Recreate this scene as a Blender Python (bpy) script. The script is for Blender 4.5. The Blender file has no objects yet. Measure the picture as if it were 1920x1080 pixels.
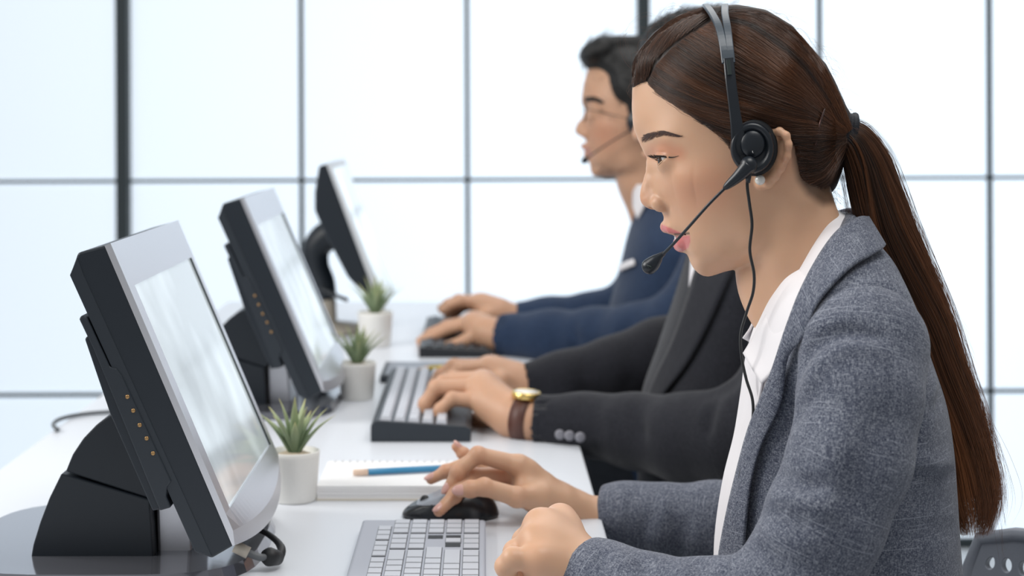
import bpy, bmesh, math, random
import numpy as np
from mathutils import Vector, Matrix
from mathutils.bvhtree import BVHTree

# ------------------------------------------------------------------ camera, world, lights, exposure
SC = bpy.context.scene
COL = SC.collection
FPX = 3200.0            # focal length in pixels of a 1920 px wide frame
VPX, HOR = 905.0, 216.0  # where the desk's long lines meet, the eye level
CAMZ = 1.14
cam_d = bpy.data.cameras.new('camera')
cam = bpy.data.objects.new('camera', cam_d)
COL.objects.link(cam)
cam.location = (0, 0, CAMZ)
cam.rotation_euler = (math.pi / 2, 0, 0)
cam_d.sensor_width = 36.0
cam_d.lens = FPX / 1920.0 * 36.0
cam_d.shift_x = (960 - VPX) / 1920.0
cam_d.shift_y = -(540 - HOR) / 1920.0
cam_d.clip_start = 0.05
cam_d.dof.use_dof = True
cam_d.dof.focus_distance = 1.40
cam_d.dof.aperture_fstop = 6.5
SC.camera = cam

world = bpy.data.worlds.new('world')
SC.world = world
world.use_nodes = True
bg = world.node_tree.nodes['Background']
bg.inputs[0].default_value = (0.97, 0.98, 1.0, 1)
bg.inputs[1].default_value = 0.32

def area(name, loc, target, sx, sy, power, color=(1, 1, 1)):
    l = bpy.data.lights.new(name, 'AREA')
    l.shape = 'RECTANGLE'; l.size = sx; l.size_y = sy; l.energy = power; l.color = color
    o = bpy.data.objects.new(name, l); COL.objects.link(o)
    o.location = loc
    d = Vector(target) - Vector(loc)
    o.rotation_euler = d.to_track_quat('-Z', 'Y').to_euler()
    return o

area('added_soft_light', (-1.9, 1.5, 2.1), (0.3, 1.5, 1.0), 1.5, 1.1, 44, (1.0, 0.985, 0.96))  # added key light from the left, for the front of her face
area('added_soft_light', (0.5, 0.9, 2.8), (0.3, 1.6, 0.9), 1.2, 1.0, 22, (1.0, 0.99, 0.97))  # added top light, no known fixture
area('added_soft_light', (0.6, 3.2, 2.75), (0.2, 2.6, 0.7), 2.2, 1.6, 22, (1.0, 0.99, 0.97))  # added overhead light for the far half of the desk
WINDOW_EMIT = 0.31
SC.view_settings.view_transform = 'Standard'
SC.view_settings.look = 'None'
SC.view_settings.exposure = 0.0
SC.view_settings.gamma = 1.0
SC.view_settings.use_curve_mapping = False

# ------------------------------------------------------------------ pixel -> place
def at(px, py, D):
    return Vector(((px - VPX) / FPX * D, D, CAMZ - (py - HOR) / FPX * D))

class Frame:
    """local axes (a = towards picture right, b = up, c = away) standing at a point of the place"""
    def __init__(s, px, py, D, yaw=None):
        s.o = np.array(at(px, py, D))
        th = math.atan2(s.o[0], s.o[1]) if yaw is None else yaw
        s.R = np.array([[math.cos(th), -math.sin(th), 0], [0, 0, 1], [math.sin(th), math.cos(th), 0]])
        s.cam = np.array([0, 0, CAMZ])
    def loc(s, P):      # world -> local
        return (np.asarray(P) - s.o) @ s.R.T
    def wor(s, L):      # local -> world
        return np.asarray(L) @ s.R + s.o
    def ray(s, px, py, c=0.0):   # the local point on the plane c that shows at px, py
        d = np.array([(px - VPX) / FPX, 1.0, -(py - HOR) / FPX])
        d = s.R @ d; e = s.loc(s.cam)
        t = (c - e[2]) / d[2]
        return e + t * d

# ------------------------------------------------------------------ objects
def tag(o, label=None, cat=None, group=None, kind=None):
    if label: o['label'] = label
    if cat: o['category'] = cat
    if group: o['group'] = group
    if kind: o['kind'] = kind
    return o

def empty(name, loc=(0, 0, 0), label=None, cat=None, group=None, rz=0):
    o = bpy.data.objects.new(name, None); COL.objects.link(o)
    o.location = loc; o.rotation_euler = (0, 0, rz)
    o.empty_display_size = 0.05
    return tag(o, label, cat, group)

def link(name, me, m=None, parent=None, smooth=True, label=None):
    if m is not None and len(me.materials) == 0: me.materials.append(m)
    o = bpy.data.objects.new(name, me); COL.objects.link(o)
    if smooth and isinstance(me, bpy.types.Mesh) and len(me.polygons):
        me.polygons.foreach_set('use_smooth', [True] * len(me.polygons))
    if parent is not None:
        o.parent = parent
        o.matrix_parent_inverse = Matrix.Translation(parent.location).inverted() if parent.type == 'EMPTY' and parent.parent is None and parent.rotation_euler.z == 0 else Matrix.Identity(4)
    if label: o['label'] = label
    return o

def mesh_np(name, V, Fq):
    me = bpy.data.meshes.new(name)
    me.from_pydata([tuple(v) for v in V] if not isinstance(V, list) else V, [], [tuple(int(i) for i in f) for f in Fq])
    me.update()
    return me

def mesh_fast(name, V, Q):
    V = np.asarray(V, dtype=np.float32); Q = np.asarray(Q, dtype=np.int32)
    me = bpy.data.meshes.new(name)
    k = Q.shape[1]
    me.vertices.add(len(V)); me.vertices.foreach_set('co', V.ravel())
    me.loops.add(Q.size); me.loops.foreach_set('vertex_index', Q.ravel())
    me.polygons.add(len(Q))
    me.polygons.foreach_set('loop_start', np.arange(len(Q), dtype=np.int32) * k)
    me.update(calc_edges=True); me.validate()
    return me

def bm_mesh(name, bm):
    me = bpy.data.meshes.new(name); bm.to_mesh(me); bm.free(); return me

def add_box(bm, c, s, rot=None, bevel=0.0, seg=2):
    r = bmesh.ops.create_cube(bm, size=1.0)
    vs = r['verts']
    M = Matrix.Translation(c) @ (rot.to_4x4() if rot is not None else Matrix.Identity(4)) @ Matrix.Diagonal((s[0], s[1], s[2], 1))
    bmesh.ops.transform(bm, matrix=M, verts=vs)
    if bevel > 0:
        es = list({e for v in vs for e in v.link_edges})
        bmesh.ops.bevel(bm, geom=es, offset=bevel, segments=seg, affect='EDGES', profile=0.5)

def box(name, c, s, m, parent=None, bevel=0.0, rot=None, seg=2, smooth=False, label=None):
    bm = bmesh.new(); add_box(bm, c, s, rot, bevel, seg)
    return link(name, bm_mesh(name, bm), m, parent, smooth, label)

def prism(name, pts, y0, y1, m, parent=None, bevel=0.0, seg=2, smooth=False, label=None):
    """pts: outline (x, z), extruded from y0 to y1"""
    bm = bmesh.new()
    vs = [bm.verts.new((p[0], y0, p[1])) for p in pts]
    f = bm.faces.new(vs)
    r = bmesh.ops.extrude_face_region(bm, geom=[f])
    nv = [g for g in r['geom'] if isinstance(g, bmesh.types.BMVert)]
    bmesh.ops.translate(bm, verts=nv, vec=(0, y1 - y0, 0))
    bmesh.ops.recalc_face_normals(bm, faces=bm.faces)
    if bevel > 0:
        bmesh.ops.bevel(bm, geom=list(bm.edges), offset=bevel, segments=seg, affect='EDGES', profile=0.5, clamp_overlap=True)
    return link(name, bm_mesh(name, bm), m, parent, smooth, label)

def catmull(P, n):
    P = np.asarray(P, float)
    if len(P) < 3:
        t = np.linspace(0, 1, n)[:, None]
        return P[0] * (1 - t) + P[-1] * t
    d = np.r_[0, np.cumsum(np.maximum(np.linalg.norm(np.diff(P[:, :3], axis=0), axis=1), 1e-9) ** 0.7)]
    # hermite with finite differences
    m = np.zeros_like(P)
    m[1:-1] = ((P[2:] - P[1:-1]) / (d[2:] - d[1:-1])[:, None] + (P[1:-1] - P[:-2]) / (d[1:-1] - d[:-2])[:, None]) / 2
    m[0] = (P[1] - P[0]) / (d[1] - d[0]); m[-1] = (P[-1] - P[-2]) / (d[-1] - d[-2])
    u = np.linspace(0, d[-1], n)
    k = np.clip(np.searchsorted(d, u, side='right') - 1, 0, len(P) - 2)
    h = d[k + 1] - d[k]; s = ((u - d[k]) / h)[:, None]; h = h[:, None]
    return ((2 * s**3 - 3 * s**2 + 1) * P[k] + (s**3 - 2 * s**2 + s) * h * m[k] + (-2 * s**3 + 3 * s**2) * P[k + 1] + (s**3 - s**2) * h * m[k + 1])

def tube_geo(P, R, seg=10, flat=1.0, up=None):
    """P (n,3) path, R radius or list; returns verts, quads (open ends capped with a fan of tris as quads)"""
    P = np.asarray(P, float); n = len(P)
    R = np.full(n, R) if np.isscalar(R) else np.asarray(R, float)
    T = np.gradient(P, axis=0); T /= np.linalg.norm(T, axis=1)[:, None] + 1e-12
    u = np.array(up if up is not None else ((0, 0, 1) if abs(T[0][2]) < 0.9 else (1, 0, 0)), float)
    V = []; 
    N = u - T[0] * (u @ T[0]); N /= np.linalg.norm(N)
    a = np.linspace(0, 2 * math.pi, seg, endpoint=False)
    for i in range(n):
        N = N - T[i] * (N @ T[i]); N /= np.linalg.norm(N) + 1e-12
        B = np.cross(T[i], N)
        V.append(P[i] + R[i] * (np.cos(a)[:, None] * N * flat + np.sin(a)[:, None] * B))
    V = np.concatenate(V)
    F = []
    for i in range(n - 1):
        for j in range(seg):
            k = (j + 1) % seg
            F.append((i * seg + j, i * seg + k, (i + 1) * seg + k, (i + 1) * seg + j))
    F.append(tuple(range(seg - 1, -1, -1))); F.append(tuple((n - 1) * seg + j for j in range(seg)))
    return V, F

def tube(name, P, R, m, parent=None, seg=10, n=None, flat=1.0, up=None, label=None):
    P = np.asarray([tuple(p) for p in P], float)
    if n:
        if not np.isscalar(R):
            PR = catmull(np.c_[P, np.asarray(R, float)[:, None]], n); P, R = PR[:, :3], PR[:, 3]
        else: P = catmull(P, n)
    V, F = tube_geo(P, R, seg, flat, up)
    me = bpy.data.meshes.new(name); me.from_pydata(V.tolist(), [], F); me.update()
    return link(name, me, m, parent, True, label)

def lathe(name, prof, m, parent=None, seg=32, loc=(0, 0, 0), rot=None, label=None):
    """prof: list of (r, z), spun round z"""
    V = []; F = []; n = len(prof)
    for r, z in prof:
        for j in range(seg):
            t = 2 * math.pi * j / seg
            V.append(Vector((r * math.cos(t), r * math.sin(t), z)))
    for i in range(n - 1):
        for j in range(seg):
            k = (j + 1) % seg
            F.append((i * seg + j, i * seg + k, (i + 1) * seg + k, (i + 1) * seg + j))
    if prof[0][0] > 1e-6: F.append(tuple(range(seg - 1, -1, -1)))
    if prof[-1][0] > 1e-6: F.append(tuple((n - 1) * seg + j for j in range(seg)))
    M = Matrix.Translation(loc) @ (rot.to_4x4() if rot is not None else Matrix.Identity(4))
    me = bpy.data.meshes.new(name); me.from_pydata([tuple(M @ v) for v in V], [], F)
    bm = bmesh.new(); bm.from_mesh(me); bmesh.ops.remove_doubles(bm, verts=bm.verts, dist=1e-6)
    bmesh.ops.recalc_face_normals(bm, faces=bm.faces); bm.to_mesh(me); bm.free()
    return link(name, me, m, parent, True, label)

def sharp(o, ang=0.7):
    md = o.modifiers.new('edge', 'EDGE_SPLIT'); md.split_angle = ang
    return o

def copy_tree(o, parent=None):
    c = o.copy(); COL.objects.link(c)
    if parent is not None:
        c.parent = parent; c.matrix_parent_inverse = o.matrix_parent_inverse.copy()
    for ch in list(o.children): copy_tree(ch, c)
    return c

# ------------------------------------------------------------------ materials
MATS = {}
def mat(name, color=(0.8, 0.8, 0.8), rough=0.5, metal=0.0, spec=0.5, **kw):
    m = bpy.data.materials.new(name); m.use_nodes = True
    p = m.node_tree.nodes['Principled BSDF']
    p.inputs['Base Color'].default_value = (*color, 1)
    p.inputs['Roughness'].default_value = rough
    p.inputs['Metallic'].default_value = metal
    p.inputs['Specular IOR Level'].default_value = spec
    for k, v in kw.items(): p.inputs[k.replace('_', ' ')].default_value = v
    MATS[name] = m
    return m

def nd(m, t, **kw):
    n = m.node_tree.nodes.new(t)
    for k, v in kw.items(): setattr(n, k, v)
    return n
def lk(m, a, b): m.node_tree.links.new(a, b)

def grain(m, scale=300, amount=0.1, bump=0.05, detail=3, dist=0.0005):
    """fine procedural variation of colour and surface"""
    p = m.node_tree.nodes['Principled BSDF']
    tc = nd(m, 'ShaderNodeTexCoord'); no = nd(m, 'ShaderNodeTexNoise')
    no.inputs['Scale'].default_value = scale; no.inputs['Detail'].default_value = detail
    lk(m, tc.outputs['Object'], no.inputs['Vector'])
    c = p.inputs['Base Color'].default_value[:]
    mx = nd(m, 'ShaderNodeMix', data_type='RGBA')
    mx.inputs[6].default_value = (*[x * (1 - amount) for x in c[:3]], 1)
    mx.inputs[7].default_value = (*[min(1, x * (1 + amount)) for x in c[:3]], 1)
    lk(m, no.outputs['Fac'], mx.inputs[0]); lk(m, mx.outputs[2], p.inputs['Base Color'])
    if bump:
        b = nd(m, 'ShaderNodeBump'); b.inputs['Strength'].default_value = bump; b.inputs['Distance'].default_value = dist
        lk(m, no.outputs['Fac'], b.inputs['Height']); lk(m, b.outputs['Normal'], p.inputs['Normal'])
    return m

# ------------------------------------------------------------------ implicit surfaces (smooth unions on a grid, meshed by surface nets)
class Field:
    def __init__(s, lo, hi, h, base=0.06):
        s.lo = np.array(lo, float); s.h = h
        s.n = np.maximum(np.ceil((np.array(hi) - s.lo) / h).astype(int) + 1, 4)
        s.f = np.full(tuple(s.n), base, dtype=np.float32)
        s.ax = [s.lo[i] + h * np.arange(s.n[i]) for i in range(3)]
    def sub(s, lo, hi):
        a = np.clip(np.floor((np.array(lo) - s.lo) / s.h).astype(int), 0, s.n - 1)
        b = np.clip(np.ceil((np.array(hi) - s.lo) / s.h).astype(int) + 1, 1, s.n)
        if np.any(b <= a): return None, None
        sl = tuple(slice(a[i], b[i]) for i in range(3))
        X, Y, Z = np.meshgrid(*[s.ax[i][sl[i]].astype(np.float32) for i in range(3)], indexing='ij', sparse=True)
        return sl, (X, Y, Z)
    @staticmethod
    def smin(a, b, k):
        if k <= 0: return np.minimum(a, b)
        h = np.maximum(k - np.abs(a - b), 0) / k
        return np.minimum(a, b) - h * h * k * 0.25
    def join(s, sl, d, k, op='add'):
        if op == 'add': s.f[sl] = s.smin(s.f[sl], d, k)
        elif op == 'cut': s.f[sl] = -s.smin(-s.f[sl], d, k)     # subtract the solid d
        elif op == 'bump': s.f[sl] += d
    def cap(s, a, b, ra, rb=None, k=0.01, op='add', flat=None):
        rb = ra if rb is None else rb
        a = np.array(a, float); b = np.array(b, float); m = max(ra, rb) + k + 3 * s.h
        sl, G = s.sub(np.minimum(a, b) - m, np.maximum(a, b) + m)
        if sl is None: return s
        X, Y, Z = G; ab = b - a; L = ab @ ab + 1e-12
        t = np.clip(((X - a[0]) * ab[0] + (Y - a[1]) * ab[1] + (Z - a[2]) * ab[2]) / L, 0, 1)
        px, py, pz = X - a[0] - t * ab[0], Y - a[1] - t * ab[1], Z - a[2] - t * ab[2]
        q = px * px + py * py + pz * pz
        if flat is not None:           # flat = (direction, factor): thinner across that direction
            u = np.array(flat[0], float); u /= np.linalg.norm(u)
            w = px * u[0] + py * u[1] + pz * u[2]
            q = q + w * w * (1 / flat[1] ** 2 - 1)
            d = np.sqrt(q) - (ra + (rb - ra) * t)
        else: d = np.sqrt(q) - (ra + (rb - ra) * t)
        s.join(sl, d.astype(np.float32), k, op); return s
    def chain(s, P, R, k=0.01, op='add', flat=None):
        for i in range(len(P) - 1): s.cap(P[i], P[i + 1], R[i], R[i + 1], k, op, flat)
        return s
    def ell(s, c, r, k=0.01, R=None, op='add'):
        """ellipsoid; R rows are its axes"""
        c = np.array(c, float); r = np.array(r, float); m = r.max() + k + 3 * s.h
        sl, G = s.sub(c - m, c + m)
        if sl is None: return s
        X, Y, Z = G[0] - c[0], G[1] - c[1], G[2] - c[2]
        if R is not None:
            R = np.array(R, float)
            U = [X * R[i, 0] + Y * R[i, 1] + Z * R[i, 2] for i in range(3)]
        else: U = [X, Y, Z]
        q = np.sqrt(sum((U[i] / r[i]) ** 2 for i in range(3)))
        g = np.sqrt(sum((U[i] / r[i] ** 2) ** 2 for i in range(3))) + 1e-9
        d = q * (q - 1) / g
        s.join(sl, d.astype(np.float32), k, op); return s
    def crease(s, P, amt, sig):
        """push the surface in (amt > 0) or out along a polyline, gaussian falloff"""
        P = np.asarray(P, float); m = 3 * sig
        sl, G = s.sub(P.min(0) - m, P.max(0) + m)
        if sl is None: return s
        X, Y, Z = G; best = None
        for i in range(len(P) - 1):
            a, b = P[i], P[i + 1]; ab = b - a; L = ab @ ab + 1e-12
            t = np.clip(((X - a[0]) * ab[0] + (Y - a[1]) * ab[1] + (Z - a[2]) * ab[2]) / L, 0, 1)
            q = (X - a[0] - t * ab[0]) ** 2 + (Y - a[1] - t * ab[1]) ** 2 + (Z - a[2] - t * ab[2]) ** 2
            tt = (i + t) / (len(P) - 1)
            if best is None: best, bt = q, tt + 0 * q
            else: bt = np.where(q < best, tt, bt); best = np.minimum(best, q)
        s.f[sl] += (amt * np.exp(-best / sig ** 2) * np.sin(np.pi * np.clip(bt * 0.9 + 0.05, 0, 1)) ** 0.6).astype(np.float32)
        return s
    def mesh(s, name, smooth=1, post=None):
        V, Q = surface_nets(s.f, s.lo, s.h)
        V = relax(V, Q, smooth)
        if post is not None: V = post(V)
        return V, Q

def surface_nets(f, lo, h):
    ins = f < 0
    nx, ny, nz = f.shape
    c = np.zeros((nx - 1, ny - 1, nz - 1), np.uint8)
    for dx in (0, 1):
        for dy in (0, 1):
            for dz in (0, 1):
                c += ins[dx:nx - 1 + dx, dy:ny - 1 + dy, dz:nz - 1 + dz]
    act = (c > 0) & (c < 8)
    idx = np.full(act.shape, -1, np.int64)
    ii = np.argwhere(act); idx[act] = np.arange(len(ii))
    acc = np.zeros((len(ii), 3)); cnt = np.zeros(len(ii))
    corners = [(a, b, d) for a in (0, 1) for b in (0, 1) for d in (0, 1)]
    I, J, K = ii.T
    val = {co: f[I + co[0], J + co[1], K + co[2]].astype(float) for co in corners}
    for a in corners:
        for ax in range(3):
            if a[ax]: continue
            b = list(a); b[ax] = 1; b = tuple(b)
            va, vb = val[a], val[b]
            m = (va < 0) != (vb < 0)
            t = np.where(m, va / np.where(m, va - vb, 1), 0)
            p = np.array(a, float)[None, :].repeat(len(ii), 0); p[:, ax] += t
            acc += p * m[:, None]; cnt += m
    V = lo + h * (ii + acc / cnt[:, None])
    Q = []
    for ax in range(3):
        o1, o2 = [(1, 2), (2, 0), (0, 1)][ax]
        sl0 = [slice(0, n) for n in f.shape]; sl1 = list(sl0)
        sl0[ax] = slice(0, f.shape[ax] - 1); sl1[ax] = slice(1, f.shape[ax])
        A, B = ins[tuple(sl0)], ins[tuple(sl1)]
        e = np.argwhere(A != B)
        e = e[(e[:, o1] > 0) & (e[:, o1] < f.shape[o1] - 1) & (e[:, o2] > 0) & (e[:, o2] < f.shape[o2] - 1)]
        def g(d1, d2):
            q = e.copy(); q[:, o1] -= d1; q[:, o2] -= d2
            return idx[q[:, 0], q[:, 1], q[:, 2]]
        q = np.stack([g(1, 1), g(0, 1), g(0, 0), g(1, 0)], 1)
        fl = ~A[e[:, 0], e[:, 1], e[:, 2]]
        q[fl] = q[fl][:, ::-1]
        Q.append(q)
    Q = np.concatenate(Q); Q = Q[(Q >= 0).all(1)]
    return V, Q

def relax(V, Q, it, lam=0.5):
    n = len(V)
    E = np.concatenate([Q[:, [0, 1]], Q[:, [1, 2]], Q[:, [2, 3]], Q[:, [3, 0]]])
    E = np.concatenate([E, E[:, ::-1]])
    cnt = np.bincount(E[:, 0], minlength=n)[:, None] + 1e-9
    for k in range(it):
        for l in (lam, -lam * 1.04):
            S = np.stack([np.bincount(E[:, 0], weights=V[E[:, 1], j], minlength=n) for j in range(3)], 1)
            V = V + l * (S / cnt - V)
    return V

def set_attr(me, name, data, domain='POINT'):
    data = np.asarray(data, dtype=np.float32)
    if data.ndim == 1: a = me.attributes.new(name, 'FLOAT', domain); a.data.foreach_set('value', data)
    else: a = me.attributes.new(name, 'FLOAT_VECTOR', domain); a.data.foreach_set('vector', data.ravel())

def bvh_of(V, Q):
    return BVHTree.FromPolygons([tuple(v) for v in V.tolist()], Q.tolist())

def rbf(P, val, smooth=0.0):
    """thin plate spline through scattered 2D points"""
    P = np.asarray(P, float); n = len(P)
    sc = 0.1
    def ph(r2): return 0.5 * r2 * np.log(r2 + 1e-12)
    Pn = P / sc
    A = ph(((Pn[:, None] - Pn[None]) ** 2).sum(-1)) + smooth * np.eye(n)
    B = np.c_[np.ones(n), Pn]
    M = np.block([[A, B], [B.T, np.zeros((3, 3))]])
    w = np.linalg.solve(M, np.r_[val, 0, 0, 0])
    def ev(X, Y):
        X = np.asarray(X, float) / sc; Y = np.asarray(Y, float) / sc
        out = w[n] + w[n + 1] * X + w[n + 2] * Y
        for i in range(n): out = out + w[i] * ph((X - Pn[i, 0]) ** 2 + (Y - Pn[i, 1]) ** 2)
        return out
    return ev
# ------------------------------------------------------------------ the room
DESK = CAMZ - 0.41
M_desk = grain(mat('white_laminate', (0.73, 0.76, 0.81), 0.35), 900, 0.015, 0.02)
M_floor = grain(mat('pale_floor', (0.62, 0.65, 0.68), 0.45), 60, 0.06, 0.02)
M_frame = grain(mat('dark_window_metal', (0.022, 0.033, 0.038), 0.6, 0.0), 200, 0.1, 0.0)
def frosted():
    m = bpy.data.materials.new('frosted_glass'); m.use_nodes = True
    nt = m.node_tree; nt.nodes.clear()
    out = nd(m, 'ShaderNodeOutputMaterial'); em = nd(m, 'ShaderNodeEmission'); tr = nd(m, 'ShaderNodeBsdfTranslucent')
    gl = nd(m, 'ShaderNodeBsdfGlossy'); gl.inputs['Roughness'].default_value = 0.45
    em.inputs[0].default_value = (0.86, 0.935, 1.0, 1); em.inputs[1].default_value = WINDOW_EMIT
    tr.inputs[0].default_value = (0.9, 0.95, 1.0, 1)
    a = nd(m, 'ShaderNodeAddShader'); mx = nd(m, 'ShaderNodeMixShader'); mx.inputs[0].default_value = 0.06
    lk(m, em.outputs[0], a.inputs[0]); lk(m, tr.outputs[0], a.inputs[1])
    lk(m, a.outputs[0], mx.inputs[1]); lk(m, gl.outputs[0], mx.inputs[2]); lk(m, mx.outputs[0], out.inputs[0])
    return m
M_glass = frosted()
WD = 4.5
def wx(px): return (px - VPX) / FPX * WD
def wz(py): return CAMZ - (py - HOR) / FPX * WD
tilt = math.radians(0.24)
def wall_rot(o):
    o.location = (0, 0, 0)
    piv = Vector((0, WD, CAMZ))
    o.matrix_world = Matrix.Translation(piv) @ Matrix.Rotation(-tilt, 4, 'Y') @ Matrix.Translation(-piv)
vx = [-1100, -767, -433, -98, 233, 565, 876, 1206, 1537, 1855, 2170, 2500, 2830]
hz = [337 - 397 * 3, 337 - 397 * 2, 337 - 397, 337, 737, 1023]
bm = bmesh.new()
for i in range(len(vx) - 1):
    for j in range(len(hz) - 1):
        x0, x1, z1, z0 = wx(vx[i]), wx(vx[i + 1]), wz(hz[j]), wz(hz[j + 1])
        add_box(bm, ((x0 + x1) / 2, WD + 0.012, (z0 + z1) / 2), (x1 - x0, 0.008, z1 - z0))
w = link('window_1', bm_mesh('window_panes', bm), M_glass, None, False); tag(w, kind='structure'); wall_rot(w)
bm = bmesh.new()
for i, x in enumerate(vx):
    thick = 0.031 if i % 3 == 1 else 0.0105
    add_box(bm, (wx(x), WD - (0.012 if thick > 0.02 else 0), (wz(hz[0]) + wz(hz[-1])) / 2), (thick, 0.05 if thick > 0.02 else 0.02, wz(hz[0]) - wz(hz[-1])))
for j, y in enumerate(hz):
    add_box(bm, ((wx(vx[0]) + wx(vx[-1])) / 2, WD, wz(y)), (wx(vx[-1]) - wx(vx[0]), 0.018, 0.0085 if 0 < j < 5 else 0.03))
w = link('trim_1', bm_mesh('window_frame', bm), M_frame, None, False); tag(w, kind='structure'); wall_rot(w)
f = box('floor', (0.4, 2.2, -0.025), (5.6, 5.2, 0.05), M_floor); tag(f, kind='structure')
# daylight that falls on the back of the frosted panes
area('daylight', (0.7, 5.7, 1.15), (0.5, 4.5, 1.0), 2.2, 1.6, 15, (0.92, 0.97, 1.0))

# ------------------------------------------------------------------ desk
X0, X1, YN, YF = -0.559, 0.121, 0.95, 3.75
dk = empty('desk', (-0.22, 2.3, 0), 'long white laminate desk the three colleagues work at', 'desk')
box('desk_top', ((X0 + X1) / 2, (YN + YF) / 2, DESK - 0.0125), (X1 - X0, YF - YN, 0.025), M_desk, dk, 0.002)
M_leg = mat('white_steel', (0.75, 0.76, 0.78), 0.4)
for x in (X0 + 0.05, X1 - 0.05):
    for y in (YN + 0.05, YF - 0.05):
        box('leg', (x, y, (DESK - 0.025) / 2), (0.05, 0.05, DESK - 0.025), M_leg, dk, 0.003)
box('modesty_panel', (X0 + 0.05, (YN + YF) / 2, 0.52), (0.016, YF - YN - 0.16, 0.36), M_desk, dk)

# ------------------------------------------------------------------ touch screen terminals
M_black = grain(mat('charcoal_plastic', (0.010, 0.016, 0.024), 0.45), 1500, 0.12, 0.06, 2, 0.0003)
M_dark2 = grain(mat('slate_plastic', (0.018, 0.025, 0.034), 0.48), 1500, 0.12, 0.06, 2, 0.0003)
M_silver = grain(mat('silver_plastic', (0.66, 0.67, 0.71), 0.34, 0.75), 1800, 0.08, 0.03, 2, 0.0003)
M_gap = mat('gasket', (0.01, 0.02, 0.02), 0.5)
M_brass = mat('brass_port', (0.42, 0.26, 0.12), 0.45, 1.0)
M_cream = mat('cream_plastic', (0.55, 0.5, 0.42), 0.5)
M_blackcable = mat('black_rubber', (0.012, 0.013, 0.015), 0.5)
M_greycable = mat('grey_rubber', (0.12, 0.13, 0.14), 0.5)
M_logo = mat('red_print', (0.6, 0.05, 0.04), 0.5)
def screen_mat():
    m = mat('glossy_screen', (0.30, 0.32, 0.34), 0.10, 0.0, 0.9)
    p = m.node_tree.nodes['Principled BSDF']
    p.inputs['Emission Color'].default_value = (0.80, 0.90, 0.93, 1)
    tc = nd(m, 'ShaderNodeTexCoord'); mp = nd(m, 'ShaderNodeMapping'); no = nd(m, 'ShaderNodeTexNoise')
    mp.inputs['Scale'].default_value = (1, 1.0, 0.55); mp.inputs['Rotation'].default_value = (0.6, 0, 0)
    no.inputs['Scale'].default_value = 9; no.inputs['Detail'].default_value = 2.5
    cr = nd(m, 'ShaderNodeValToRGB'); cr.color_ramp.elements[0].position = 0.42; cr.color_ramp.elements[1].position = 0.60
    cr.color_ramp.elements[0].color = (0.25, 0.25, 0.25, 1); cr.color_ramp.elements[1].color = (0.52, 0.52, 0.52, 1)  # bright reflections and grey diagonal streaks painted into the screen's glow
    lk(m, tc.outputs['Object'], mp.inputs['Vector']); lk(m, mp.outputs[0], no.inputs['Vector'])
    lk(m, no.outputs['Fac'], cr.inputs[0]); lk(m, cr.outputs[0], p.inputs['Emission Strength'])
    return m
M_screen = screen_mat()

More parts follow.
